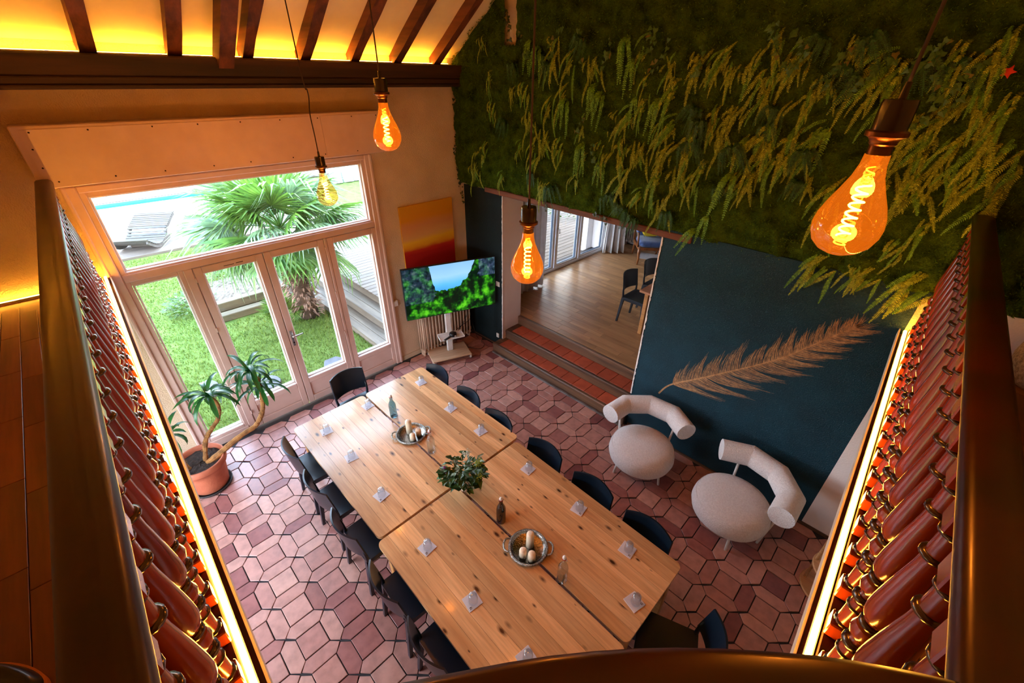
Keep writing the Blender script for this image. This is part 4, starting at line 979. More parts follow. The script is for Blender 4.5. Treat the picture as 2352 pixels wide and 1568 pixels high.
MB().box(0, .001, -.452, .452, 0, 1.0).build('canvas', paintmat(), pt, False, (.028, -.6075, .002)).scale = (1, 1, 1.28)
# ------------------------------------------------------------------ pendant bulbs
M['amber'] = glassmat('amber_bulb_glass', (1., .60, .22), refl=.05, edge=.75, emit=((1., .22, .008), .13))
M['amber_clear'] = glassmat('pale_amber_bulb_glass', (1., .74, .42), refl=.05, edge=.75, emit=((1., .30, .02), .03))
M['fil'] = emat('glowing_filament', (1., .42, .06), 26.)
M['fil_dim'] = emat('glowing_inner_wire', (1., .36, .03), 5.)
M['brass'] = pmat('aged_brass', (120,76,36), (84,50,22), rough=.35, metal=.9, scale=20)
M['cord'] = pmat('dark_fabric_cord', (48,26,18), rough=.8)
bp = [(.030, 0), (.032, -.025), (.040, -.055), (.056, -.09), (.074, -.125), (.086, -.155), (.0905, -.18), (.088, -.205), (.076, -.232), (.054, -.252), (.028, -.263), (.002, -.266)]
def spiral(r, z0, z1, turns, ph, n=90): return [(r*math.cos(ph+2*PI*turns*t/n), r*math.sin(ph+2*PI*turns*t/n), z0+(z1-z0)*t/n) for t in range(n+1)]
def pendant(label, x, y, zc, clear=False, kink=False, tilt=0, power=6.):
    zt = ceilz(x)-.01; nz = zc+.15                    # neck height
    t = thing('pendant_lamp', label, 'pendant lamp', (x, y, zt), 0, 'amber filament pendants over the tables')
    d = nz+.125-zt                                   # top of socket, local
    MB().lathe([(.05, -.03), (.05, 0)], 16).build('ceiling_rose', M['metal_dark'], t, 40)
    cp_ = [(0, 0, 0), (0, 0, d*.5), (0, 0, d)] if not kink else [(0, 0, 0), (0, 0, d+.60), (.015, .012, d+.46), (-.01, .022, d+.40), (.012, -.004, d+.3), (.004, 0, d+.15), (0, 0, d)]
    MB().tube(smooth(cp_) if kink else cp_, .0045, 6).build('cord', M['cord'], t, True)
    so = MB().lathe([(.007, .035), (.009, 0), (.036, -.002), (.038, -.012), (.038, -.070)], 20, cap=False).build('socket', pmat('dark_socket', (34,20,14), rough=.25, coat=.5) if 'dark_socket' not in bpy.data.materials else bpy.data.materials['dark_socket'], t, 40, (0, 0, d))
    MB().lathe([(.038, -.068), (.046, -.072), (.046, -.082), (.036, -.086), (.030, -.094), (.030, -.100), (.026, -.104), (.026, -.125)], 20, cap=False).build('collar', M['brass'], t, 40, (0, 0, d))
    b = MB().lathe([(r*.93, z) for r, z in bp], 32, cap=False).build('bulb', M['amber_clear'] if clear else M['amber'], t, True, (0, 0, d-.125))
    st_ = MB().tube([(0, 0, 0), (0, 0, -.055)], [.014, .008], 10); st_.build('glass_stem', M['amber_clear'], b, True)
    MB().tube(spiral(.015, -.075, -.215, 6.5, 0), .0030, 6).build('filament', M['fil'], b, True)
    MB().tube(spiral(.010, -.03, -.075, 2.5, 1), .0018, 6).build('filament_lead', M['fil_dim'], b, True)
    MB().tube(spiral(.014, -.222, -.238, 2, 1, 30), .0022, 6).build('filament_end', M['fil_dim'], b, True)
    l = bpy.data.lights.new('bulb_light', 'POINT'); l.energy = power; l.color = (1., .40, .08); l.shadow_soft_size = .045
    lo = bpy.data.objects.new('bulb_light', l); COL.objects.link(lo); lo.parent = t; lo.location = (0, 0, d-.125-.15)
    return t
pendant('large amber filament bulb hanging nearest the right balustrade', 5.027, -2.58, 3.591)
pendant('amber filament bulb hanging in front of the white opening wall', 3.814, -2.58, 3.107)
pendant('amber filament bulb hanging beside the shutter box end', 2.606, -2.58, 3.613)
pendant('paler amber bulb on a kinked cord in front of the transom window', 1.505, -2.58, 3.069, True, True)

# ------------------------------------------------------------------ things on the tables
ZT = .7505
M['clear'] = glassmat('clear_drinking_glass', (.93,.95,.97), refl=.08, edge=.8)
M['coaster'] = pmat('pale_grey_coaster', (214,210,216), (204,200,206), rough=.6, scale=20)
M['ink'] = pmat('dark_ink', (40,38,44), rough=.6)
co_me = MB().cbox(-.055, .055, -.055, .055, 0, .004, .0012).mesh('coaster', M['coaster'])
mk_me = MB().tube([(.006*math.cos(k*PI/6)+.036, .006*math.sin(k*PI/6)-.034, .0042) for k in range(12)], .0012, 4, closed=True).tube([(.029, -.042, .0042), (.029, -.028, .0042)], .0012, 4).tube([(.038, -.038, .0042), (.045, -.044, .0042)], .0012, 4).mesh('printed_mark', M['ink'])
gl_me = MB().lathe([(.036, .0), (.0355, .002), (.030, .078), (.027, .086), (.018, .089), (.001, .089)], 22, cap=False).lathe([(.0335, .0), (.033, .003), (.0275, .072), (.020, .079), (.001, .080)], 22, cap=False).mesh('drinking_glass', M['clear'], True)
gp = [(845, 932, 'alone by the garden door end'), (750, 990, 'first on the far left table side'), (807, 1050, 'second on the far left table side'), (876, 1137, 'third on the far left table side'), (981, 1257, 'first on the near left table side'), (1085, 1380, 'second on the near left table side'),
      (1210, 1512, 'third on the near left side, by the handrail'), (967, 878, 'first on the far right table side'), (1035, 938, 'second on the far right table side'), (1104, 990, 'third on the far right table side'), (1213, 1077, 'first on the near right table side'), (1329, 1168, 'second on the near right table side'), (1441, 1262, 'third on the near right table side'), (1457, 1382, 'at the near end of the near right table')]
for px, py, lb in gp:
    c = PZ(px, py, .752); a = R(random.uniform(-9, 9)) if px != 1457 else R(75)
    k = tag(link('coaster', co_me, None, (c.x, c.y, ZT), a), 'pale square coaster under the upturned glass, '+lb, 'coaster', 'coasters on the pine tables'); link('printed_mark', mk_me, k)
    tag(link('drinking_glass', gl_me, None, (c.x+.006, c.y+.004, ZT+.0044), a), 'upturned clear glass on a coaster, '+lb, 'glass', 'upturned drinking glasses')
bt = [(.001, 0), (.036, 0), (.039, .006), (.039, .15), (.036, .175), (.024, .205), (.0165, .225), (.0145, .25), (.0165, .256), (.0165, .268)]
def bottle(label, px, py, mat, liquid=None):
    c = PZ(px, py, .752); t = thing('swing_top_bottle', label, 'bottle', (c.x, c.y, ZT), random.uniform(0, 6), 'swing top bottles on the tables')
    MB().lathe(bt, 24, cap=False).build('bottle_glass', mat, t, True)
    if liquid: MB().lathe([(.001, .004), (.0365, .006), (.0365, .15), (.033, .172), (.026, .192), (.001, .192)], 24, cap=False).build('water', liquid, t, True)
    MB().lathe([(.0165, .268), (.0165, .272)], 16).build('rubber_seal', pmat('red_rubber', (190,50,40), rough=.6) if 'red_rubber' not in bpy.data.materials else bpy.data.materials['red_rubber'], t)
    MB().lathe([(.0135, .272), (.0145, .28), (.012, .292), (.004, .296)], 16).build('stopper', M['white'], t, True)
    MB().tube([(.0175, 0, .286), (.021, .004, .262), (.019, .014, .235), (0, .0185, .232), (-.019, .014, .235), (-.021, .004, .262), (-.0175, 0, .286)], .0014, 5).build('wire_clasp', M['steel'], t, True)
M['blueglass'] = glassmat('blue_grey_bottle_glass', (.35,.55,.62), refl=.10, edge=.8); M['brownglass'] = glassmat('dark_amber_bottle_glass', (.10,.055,.03), refl=.10, edge=.8); M['waterc'] = glassmat('clear_water', (.90,.94,.96), refl=.03, edge=.3)
bottle('blue grey swing top bottle beyond the first tray', 905, 955, M['blueglass'])
bottle('clear swing top water bottle between the first tray and the flowers', 992, 1037, M['clear'], M['waterc'])
bottle('dark amber swing top bottle between the flowers and the second tray', 1151, 1195, M['brownglass'])
bottle('clear swing top water bottle nearest the handrail', 1290, 1330, M['clear'], M['waterc'])
# trays with candles
M['silver'] = pmat('engraved_silver', (190,186,180), (120,114,108), rough=.22, metal=1., scale=60, bump=.25, bscale=90); M['silver_rim'] = pmat('chased_silver_rim', (200,196,190), (96,88,80), rough=.25, metal=1., scale=120, bump=1., bscale=140)
M['wax'] = pmat('ivory_wax', (244,226,200), (238,216,186), rough=.5, scale=5)
def tray(label, px, py, rz, cand, lab2):
    c = PZ(px, py, .755); t = thing('silver_tray', label, 'tray', (c.x, c.y, ZT), rz, 'silver trays with candles')
    MB().lathe([(.001, .004), (.118, .004), (.128, .010), (.138, .021)], 40, cap=False).build('tray_dish', M['silver'], t, True)
    MB().lathe([(.136, .018), (.140, .024), (.152, .026), (.158, .021), (.157, .015), (.128, .0), (.001, 0)], 40, cap=False).build('tray_rim', M['silver_rim'], t, True)
    for s in (-1, 1): MB().tube(smooth([(s*.150, -.058, .022), (s*.178, -.048, .026), (s*.192, -.02, .03), (s*.192, .02, .03), (s*.178, .048, .026), (s*.150, .058, .022)]), .008, 8).build('handle', M['silver_rim'], t, True)
    for (dx, dy, r, h, lb) in cand:
        k = thing('pillar_candle', lb+' ivory candle on the '+lab2, 'candle', (c.x+dx, c.y+dy, ZT+.0045), 0, 'ivory candles on the silver trays')
        MB().lathe([(.001, 0), (r, 0), (r, h-.022), (r*.93, h-.010), (r*.72, h-.002), (r*.3, h), (.001, h)], 20, cap=False).build('wax_body', M['wax'], k, True)
        MB().tube([(0, 0, h-.002), (.001, 0, h+.012)], .0013, 5).build('wick', M['ink'] if 'far' in lab2 else M['white'], k)
def cpos(px, py, tp): a, b_ = PZ(px, py, .755), PZ(*tp, .755); return a.x-b_.x, a.y-b_.y
T1, T2 = (945, 997), (1213, 1258)
tray('silver tray with candles on the far tables', *T1, R(60), [(*cpos(941, 993, T1), .031, .17, 'tall'), (*cpos(949, 1010, T1), .030, .085, 'short front'), (*cpos(962, 999, T1), .030, .085, 'short right')], 'far tray')
tray('silver tray with candles on the near tables', *T2, R(40), [(*cpos(1217, 1252, T2), .031, .16, 'tall'), (*cpos(1201, 1276, T2), .030, .085, 'short left'), (*cpos(1221, 1284, T2), .030, .085, 'short right')], 'near tray')
# vase of flowers
c = PZ(1067, 1123, .752); vs_ = thing('flower_vase', 'white vase holding a leafy bouquet with a purple foxglove', 'vase', (c.x, c.y, ZT))
MB().lathe([(.001, 0), (.028, 0), (.034, .01), (.045, .05), (.046, .08), (.038, .105), (.032, .125), (.036, .15), (.033, .15), (.029, .125), (.001, .12)], 24, cap=False).build('vase_body', pmat('white_porcelain', (240,222,206), rough=.25, coat=.4), vs_, True)
rr = random.Random(21)
def stemleaves(name, mat, n, reach, zr, L, wd, seed, pairs=3):
    rr = random.Random(seed); mb = MB(); sm_ = MB()
    for k in range(n):
        a = rr.uniform(0, 6.28); q = reach*math.sqrt(rr.uniform(.05, 1)); z = rr.uniform(*zr)
        P = smooth([(0, 0, .10), (q*.25*math.cos(a), q*.25*math.sin(a), .10+(z-.10)*.55), (q*math.cos(a), q*math.sin(a), z)], 4); sm_.tube(P, .0018, 4)
        for j in range(pairs*2+1):
            p = P[max(2, len(P)-1-j//2)]; b_ = a+rr.uniform(-1.4, 1.4)
            leafquad(mb, p, (math.cos(b_), math.sin(b_), rr.uniform(-.5, .6)), (rr.uniform(-.3,.3), rr.uniform(-.3,.3), 1), L*rr.uniform(.7, 1.2), wd*rr.uniform(.8, 1.2), .3)
    sm_.build('stems', M['leafd'], vs_); return mb.build(name, mat, vs_)
M['leafd'] = pmat('dark_bouquet_leaf', (60,96,36), (34,66,22), rough=.4, vary=.35, island=True, transl=.15); M['leafs'] = pmat('silvery_bouquet_leaf', (150,170,150), (104,132,108), rough=.5, vary=.25, island=True)
stemleaves('dark_leaves', M['leafd'], 26, .17, (.16, .33), .075, .021, 1); stemleaves('silvery_leaves', M['leafs'], 13, .16, (.2, .38), .055, .011, 2); stemleaves('broad_leaves', M['leafd'], 7, .19, (.14, .24), .10, .042, 5, 1)
fx = MB(); d = Vector((-.12, -.10, .26))
for k in range(22):
    a = k*2.4; fx.ball((-.125+.02*math.cos(a)*(1-k/26), -.105+.02*math.sin(a)*(1-k/26), .215+k*.0032), .010*(1-k/40), 6, 5)
fx.build('foxglove_bloom', pmat('purple_bloom', (150,40,130), (110,20,96), rough=.5, vary=.3, island=True), vs_)
for nm, ctr, mt in (('lime_flower_head', (.135, .06, .25), (170,184,40)), ('lime_flower_head', (.07, .12, .31), (160,176,40)), ('white_flower_head', (-.04, .08, .37), (214,220,206))):
    hd_ = MB(); 
    for k in range(60): hd_.ball((ctr[0]+rr.gauss(0, .02), ctr[1]+rr.gauss(0, .02), ctr[2]+rr.gauss(0, .012)), .005, 5, 4)
    hd_.build(nm, pmat(nm+'_mat', mt, rough=.6, vary=.2, island=True), vs_)

# ------------------------------------------------------------------ potted yucca
M['terra'] = pmat('terracotta_pot', (190,104,72), (166,84,56), rough=.7, scale=7, bump=.2)
pot = thing('potted_yucca', 'yucca with bending stems in a terracotta pot by the window', 'potted plant', (.62, -4.19, .004))
MB().lathe([(.001, .02), (.165, .02), (.172, .03), (.205, .26), (.212, .32), (.235, .325), (.242, .345), (.240, .40), (.232, .405), (.218, .40), (.214, .36), (.205, .34)], 40, cap=False).build('pot', M['terra'], pot, True)
MB().lathe([(.001, 0), (.185, 0), (.20, .010), (.205, .034), (.197, .034), (.19, .018), (.001, .016)], 36, cap=False).build('saucer', pmat('dark_saucer', (40,30,26), rough=.6), pot, True)
def so_(u, v):
    a = 2*PI*u; r = .208*v; return (r*math.cos(a), r*math.sin(a), .352+random.uniform(-.006, .008))
MB().grid(so_, 36, 9).build('potting_soil', pmat('dark_potting_soil', (66,48,38), (34,24,20), rough=.95, scale=30, bump=1., bscale=70), pot)
M['bark'] = pmat('scaly_yucca_bark', (176,120,64), (110,70,36), rough=.9, scale=20, bump=.8, bscale=40)
M['yuc'] = pmat('yucca_leaf', (44,112,44), (24,78,34), rough=.35, vary=.3, island=True, scale=6, transl=.1)
yst = [[(0,-4.143,.35), (0,-4.07,.58), (0,-3.975,.694), (0,-3.895,.772), (0,-3.845,.873), (0,-3.84,.99), (0,-3.88,1.09)],
       [(.05,-4.14,.34), (.06,-4.00,.40), (.06,-3.877,.456), (.05,-3.734,.499), (.04,-3.606,.521), (.03,-3.519,.607), (.02,-3.464,.713), (.0,-3.425,.893), (0,-3.415,1.051), (0,-3.46,1.19)],
       [(.02,-4.30,.35), (.02,-4.33,.55), (.02,-4.325,.72), (.02,-4.31,.84)]]
def strap(mb, p, a, el, L, wd, rr):
    p = Vector(p); h = Vector((math.cos(a), math.sin(a), 0)); pts = []; z = p.z; q = p.copy(); e = el; n = 6
    s = Vector((-h.y, h.x, 0)); vs = []
    for k in range(n+1):
        t = k/n; w_ = wd*(.55+1.2*t)*(1 if t < .55 else max(0, (1-t)/.45))**.7 if t < 1 else 0
        vs += [q-s*w_+Vector((0,0,w_*.35)), q-Vector((0,0,w_*.1)), q+s*w_+Vector((0,0,w_*.35))]
        q = q+(h*math.cos(e)+Vector((0,0,math.sin(e))))*(L/n); e -= .30*rr
    fs = []
    for k in range(n):
        for j in (0, 1): fs.append((k*3+j, k*3+j+1, (k+1)*3+j+1, (k+1)*3+j))
    mb._a(vs, fs)
for k, P in enumerate(yst):
    rr = random.Random(40+k); P = [Vector((x, y+4.19, z)) for x, y, z in P]; S = smooth(P, 5); n = len(S)
    stt = MB(); stt.tube(S, [(.030 if k == 1 else .022)*(1.1-.45*i/n)*rr.uniform(.9, 1.12) for i in range(n)], 9)
    for j in range(90):
        i = rr.randrange(2, n-1); a = rr.uniform(0, 6.28); leafquad(stt, S[i]+Vector((math.cos(a)*.02, math.sin(a)*.02, 0)), (math.cos(a), math.sin(a), rr.uniform(-.4, .8)), (0,0,1), .022, .006, .3)
    stt.build('stem', M['bark'], pot, False)
    heads = [(S[-1], 26, .36)] if k == 0 else [(S[-1], 24, .38), (S[-9], 16, .36)] if k == 1 else [(S[-1], 14, .30)]
    for hp, nl, LL in heads:
        for j in range(nl):
            lf = MB(); strap(lf, (0, 0, 0), 0, R(80)*(1-j/nl)-R(10), LL*rr.uniform(.75, 1.1), .020, rr.uniform(.7, 1.5))
            link('leaf', lf.mesh('leaf', M['yuc'], True), pot, hp, j*2.399+rr.uniform(-.3, .3))

# ------------------------------------------------------------------ feather mural
def feather():
    mb = MB(); rr = random.Random(9)
    K = smooth([(3.66, 0, .695), (3.72, 0, .82), (3.813, 0, .931), (4.05, 0, 1.13), (4.30, 0, 1.35), (4.559, 0, 1.583), (4.72, 0, 1.75), (4.854, 0, 1.919), (4.98, 0, 2.08), (5.09, 0, 2.22)], 12)
    def rib(P, w0, w1, dy):
        vs = []
        for i, p in enumerate(P):
            t = (P[min(i+1, len(P)-1)]-P[max(0, i-1)]).normalized(); s = Vector((-t.z, 0, t.x)); w_ = w0+(w1-w0)*i/(len(P)-1); q = Vector((p.x, dy, p.z)); vs += [q-s*w_, q+s*w_]
        mb._a(vs, [(2*i, 2*i+1, 2*i+3, 2*i+2) for i in range(len(P)-1)])
    rib(K, .010, .003, -.0020)
    n = len(K); i0 = 22
    for side in (1, -1):
        groups = 11 if side > 0 else 10; gl = [rr.uniform(.82, 1.1) for _ in range(groups+1)]
        for k in range(480):
            f = (k+rr.random())/480; gi = int(f*groups); fr_ = f*groups-gi
            i = i0+f*(n-3-i0); a = int(min(n-2, i)); p = K[a].lerp(K[a+1], i-a); t = (K[a+1]-K[a]).normalized(); s = Vector((-t.z, 0, t.x))*side
            env = (.40 if side > 0 else .56)*min(1, .6+f*2.2)*(1-.66*f**1.4)*gl[gi]
            L = env*(.62+.38*fr_)*rr.uniform(.72, 1.) if rr.random() < .8 else env*rr.uniform(.25, .6)
            ca, sa = (.62, .78) if side > 0 else (.80, .72)
            lean = (1-fr_)*.16                                # early strands of a clump lean on to its tip
            e = p+s*L*(sa-.25*lean)+t*L*(ca+lean)+Vector((rr.gauss(0, .008), 0, rr.gauss(0, .008)))
            m_ = p.lerp(e, .45)+(s*.55-t*.45)*L*.20*rr.uniform(.6, 1.3)
            P = [(p*(1-q)**2+m_*2*q*(1-q)+e*q*q) for q in (0, .15, .3, .5, .7, .85, 1)]
            rib(P, rr.uniform(.0009, .0016), .0005, -.0015+rr.uniform(-.0003, .0003))
    for k in range(60):                                   # loose tip
        p = K[-8+rr.randrange(0, 7)]; a = R(55+rr.uniform(-40, 35)); L = rr.uniform(.05, .15); rib([p, p+Vector((math.cos(a), 0, math.sin(a)))*L*.5, p+Vector((math.cos(a+.15), 0, math.sin(a+.15)))*L], .0012, .0004, -.0016)
    return mb
fm_ = feather().build('feather_mural', pmat('copper_paint', (206,160,116), (160,116,78), rough=.4, scale=30, metal=.15)); tag(fm_, 'large copper feather painted on the teal wall', 'mural')

# ------------------------------------------------------------------ right of the chairs: tiered stand below the gallery
M['beech'] = woodmat('pale_beech', (222,176,124), (190,140,90), axis=0, grain=8, rough=.45)
sd = thing('tiered_stand', 'pale wooden stand with rounded shelves below the right gallery', 'stand', (5.78, -.62, .004))
for z, r in ((.30, .19), (.60, .15), (.02, .20)): MB().lathe([(r*.97, 0), (r, .006), (r, .018), (r*.97, .024)], 32).build('round_shelf', M['beech'], sd, 40, (0, 0, z-.024 if z > .1 else z-.02))
for k in range(3):
    a = R(180+120*k); MB().tube([(.165*math.cos(a), .165*math.sin(a), 0), (.165*math.cos(a), .165*math.sin(a), 1.02)], .013, 10).build('post', M['beech'], sd, True)
MB().lathe([(.18, 0), (.185, .008), (.18, .024)], 32).build('round_shelf', M['beech'], sd, 40, (0, 0, 1.02))
# ------------------------------------------------------------------ gallery bits
sh_ = PZ(35, 1575, 2.272); sho = thing('shoe', 'black shoe toe with a tan welt on the left gallery floor', 'shoe', (sh_.x-.02, sh_.y-.02, 2.2705), R(40))
def shoe(u, v):
    a = PI*2*u; L = .14; e = math.cos(a); prof_ = (1-v)**.45
    return (L*e*(.92*prof_+.06), .048*math.sin(a)*(1-.12*e)*(.92*prof_+.06), .022+.058*math.sin(v*PI/2)*(1-.25*max(0, e)))
MB().grid(shoe, 28, 8).build('upper', pmat('black_leather', (12,12,14), rough=.35, coat=.3), sho, True)
MB().prism([(.146*math.cos(2*PI*k/28), .052*math.sin(2*PI*k/28)*(1-.12*math.cos(2*PI*k/28))) for k in range(28)], 0, .024).build('sole', pmat('tan_sole', (196,120,60), rough=.6), sho)
# right gallery: dark cabinet and rough basket seat against the dark back
M['darkwood'] = woodmat('dark_cabinet_wood', (58,36,24), (30,18,12), axis=1, grain=8, rough=.5)
cb = thing('low_cabinet', 'dark wooden cabinet on the right gallery beyond the handrail', 'cabinet', (6.22, -1.05, 2.2705))
MB().cbox(-.22, .30, -.55, .55, .06, .62, .01).build('cabinet_body', M['darkwood'], cb); MB().cbox(-.25, .33, -.58, .58, .62, .65, .008).build('cabinet_top', woodmat('cabinet_top_wood', (120,74,42), (78,44,24), axis=1, grain=8, rough=.4), cb)
for y in (-.28, .28):
    d_ = MB().cbox(-.235, -.22, y-.26, y+.26, .08, .60, .004).build('cabinet_door', M['darkwood'], cb); MB().ball((-.25, y*.2, .36), .012, 8, 6).build('knob', M['steel'], d_, True)
for x in (-.18, .26):
    for y in (-.5, .5): MB().cbox(x-.02, x+.02, y-.02, y+.02, 0, .06, .003).build('foot', M['darkwood'], cb)
pf = thing('woven_pouf', 'coarse woven pouf on the right gallery next to the cabinet', 'pouf', (6.12, -.21, 2.2705))
MB().lathe([(.001, 0), (.17, 0), (.22, .05), (.235, .17), (.22, .30), (.17, .36), (.001, .37)], 32, cap=False).build('pouf_body', pmat('woven_jute', (186,150,100), (120,88,52), rough=.9, scale=60, bump=1.5, bscale=90), pf, True)
MB().tube([(.2*math.cos(2*PI*k/32), .2*math.sin(2*PI*k/32), .345) for k in range(32)], .008, 6, closed=True).build('seam', M['darkwood'], pf, True)
# ------------------------------------------------------------------ moss wall
M['moss'] = pmat('moss_mat', (70,94,20), (27,44,6), rough=.95, scale=9, bump=2., bscale=70, spec=.1)
M['mossfuzz'] = pmat('moss_tufts', (98,124,26), (46,70,10), rough=.9, scale=4, vary=.5, island=True, spec=.1, transl=.25)
from mathutils import noise as NZ
def mdep(x, z): return .042+.055*max(0, NZ.noise((x*2.2, z*2.2, 3.))+.3)+.042*NZ.noise((x*7, z*7, 9.))-.03*max(0, .12-abs(NZ.noise((x*4, z*5, 20.))))*8*.5+.014*NZ.noise((x*25, z*25, 1.))
X0, X1 = .02, 7.12
def mtop(x): return min(ceilz(x)-.02, 5.35)
def mbot(x): return 2.565+.012*NZ.noise((x*5, 0, 0))+(.03 if x > 3.6 else 0)*0
def hole(x, z): return 1.0 < x < 1.19 and z > 4.2
nu, nv = 330, 120; vs = []; fs = []
for j in range(nv+1):
    for i in range(nu+1):
        x = X0+(X1-X0)*i/nu; zb, zt = mbot(x), mtop(x); z = zb+(zt-zb)*j/nv
        e = min(1, (z-zb)/.05, max(0, (zt-z))/.05+.05); vs.append((x, .05-mdep(x, z)*(.35+.65*max(0, e)), z))
for j in range(nv):
    for i in range(nu):
        x = X0+(X1-X0)*(i+.5)/nu; zb, zt = mbot(x), mtop(x); z = zb+(zt-zb)*(j+.5)/nv
        if not hole(x, z): fs.append((j*(nu+1)+i, j*(nu+1)+i+1, (j+1)*(nu+1)+i+1, (j+1)*(nu+1)+i))
mw = thing('moss_wall', 'thick green moss panel covering the upper wall', 'moss wall', (0, 0, 0))
o = MB()._a(vs, fs).build('moss_mat', M['moss'], mw, True); o['kind'] = 'stuff'
fz = MB(); rr = random.Random(77)
for k in range(90000):
    x = rr.uniform(X0, 6.2); zb, zt = mbot(x), min(mtop(x), 4.75); z = rr.uniform(zb, zt)
    if hole(x, z): continue
    y = .05-mdep(x, z)*(.5 if z-zb < .03 else 1)
    L = rr.uniform(.012, .03); d = Vector((rr.gauss(0, .6), -rr.uniform(.2, 1), rr.gauss(-.2, .6))).normalized(); s = d.cross(Vector((rr.gauss(0,1), rr.gauss(0,1), rr.gauss(0,1)))).normalized()*rr.uniform(.0022, .005)
    p = Vector((x, y+.004, z)); fz._a([p-s, p+s, p+d*L], [(0,1,2)])
o = fz.build('moss_tufts', M['mossfuzz'], mw); o['kind'] = 'stuff'

# ------------------------------------------------------------------ ferns and vines on the moss
M['fern_y'] = pmat('yellow_green_fern', (180,192,52), (110,134,26), rough=.6, vary=.4, island=True, scale=3, transl=.3)
M['fern_g'] = pmat('fresh_green_fern', (132,184,50), (76,126,28), rough=.55, vary=.3, island=True, scale=3, transl=.3)
M['fern_d'] = pmat('deep_green_fern', (56,104,40), (28,66,24), rough=.55, vary=.35, island=True, scale=3, transl=.2)
M['ivy_g'] = pmat('ivy_leaf', (70,110,40), (40,76,24), rough=.45, vary=.4, island=True, transl=.15)
M['ivy_dk'] = pmat('dark_ivy_leaf', (40,58,26), (24,38,16), rough=.45, vary=.3, island=True)
M['ivy_o'] = pmat('autumn_leaf', (110,98,32), (84,84,26), rough=.6, vary=.5, island=True, transl=.2)
def frond(mb, P, L0, wdt, step, side, tipk=.25, rr=random):
    """row of leaflets on both sides of a drooping midrib"""
    n = len(P); mb.tube(P, [.0016]*n, 4, cap=False)
    tot = sum((P[i+1]-P[i]).length for i in range(n-1)); m_ = max(4, int(tot/step)); acc = 0
    for k in range(m_):
        t = (k+.5)/m_; f = t*(n-1); i = min(n-2, int(f)); p = P[i].lerp(P[i+1], f-i); d = (P[i+1]-P[i]).normalized(); s = d.cross(side).normalized()
        L = L0*(math.sin(PI*(.12+.84*t))**.7)*rr.uniform(.8, 1.15)
        for sg in (-1, 1):
            dr = (s*sg+d*.45+Vector((0, -rr.uniform(-.1, .35), 0))).normalized(); w_ = d*wdt*.5
            a = p; b_ = p+dr*L*.5; c = p+dr*L; mb._a([a-w_*.5, a+w_*.5, b_+w_, b_-w_, c], [(0,1,2,3), (3,2,4)])
def spray(seed, n, Lr, leaf_, wdt, step, spread, mat, name, droop=1.):
    rr = random.Random(seed); t = []; mb = MB()
    for k in range(n):
        a = rr.uniform(-1, 1)*spread; L = rr.uniform(*Lr); out = rr.uniform(.04, .11); x = 0; P = []
        for j in range(8):
            q = j/7; P.append(Vector((math.sin(a)*L*q*(1-.35*q*droop)+rr.uniform(-.004, .004), -out*math.sin(min(1, q*1.6)*PI*.62)-.012, -L*(q**1.35)*(.55+.45*math.cos(a))+.06*math.sin(q*PI)*droop)))
        frond(mb, P, leaf_, wdt, step, Vector((0, -1, .2)), rr=rr)
    return mb.mesh(name, mat)
def trail(seed, n, Lr, leaf_, wdt, step, slant, mats, wide=.09, high=.16):
    """loose column of trailing strands that start at different heights"""
    rr = random.Random(seed); mb = MB()
    for k in range(n):
        mb.cm = 0 if rr.random() < .7 else 1
        x0, z0 = rr.gauss(0, wide*.5), -rr.random()*high; L = rr.uniform(*Lr)*(1 if rr.random() < .6 else .55); a = slant+rr.gauss(0, .22); out = rr.uniform(.015, .07); w1 = rr.uniform(-.02, .02); P = []
        for j in range(8):
            q = j/7; P.append(Vector((x0+math.sin(a)*L*q+w1*math.sin(q*5), -.012-out*math.sin(q*PI*.8)-.012*k/n, z0-L*q*math.cos(a)*.96+.018*math.sin(q*PI))))
        frond(mb, P, leaf_*rr.uniform(.8, 1.15), wdt, step, Vector((0, -1, .2)), rr=rr)
    return mb.mesh('fronds', mats)
FY = [M['fern_y'], M['fern_g']]
lace = [trail(s, 8+s % 5, (.14, .40), .021, .0075, .009, (-.22, -.1, .05, -.3, 0, -.15)[s % 6], FY, .10, .18) for s in range(8)]
bigl = [trail(20+s, 16, (.22, .42), .024, .0085, .0095, -.28, FY, .13, .14) for s in range(2)]
sword = [spray(30+s, 2+s % 3, (.28, .42), .034, .013, .0125, .4, M['fern_g'], 'fronds') for s in range(4)]
tuft = [spray(40+s, 13, (.12, .24), .022, .006, .008, 1.15, M['fern_d'], 'fronds') for s in range(4)]
def region(x, z, what):
    px = proj((x, -.03, z))[0]
    hz = 'near the cream corner' if px < 1215 else 'above the dining opening' if px < 1590 else 'right of the lintel end' if px < 1870 else 'behind or beyond the biggest bulb'
    vt = 'low' if z < 3.05 else 'midway up' if z < 3.65 else 'high'
    return '%s %s on the moss, %s' % (what, vt, hz), '%s, %s, %s' % (what.split(' with')[0], vt, hz)
def plant(name, label, group, mes, x, z, sc=1., rot=0.):
    if group.endswith('on the moss wall'): label, group = region(x, z, label)
    y = .05-mdep(x, z)+.01; t = thing(name, label, 'fern', (x, y, z), 0, group); o = link('fronds', mes, t); o.scale = (sc, sc, sc); o.rotation_euler = (0, rot, 0); return t
rr = random.Random(5)
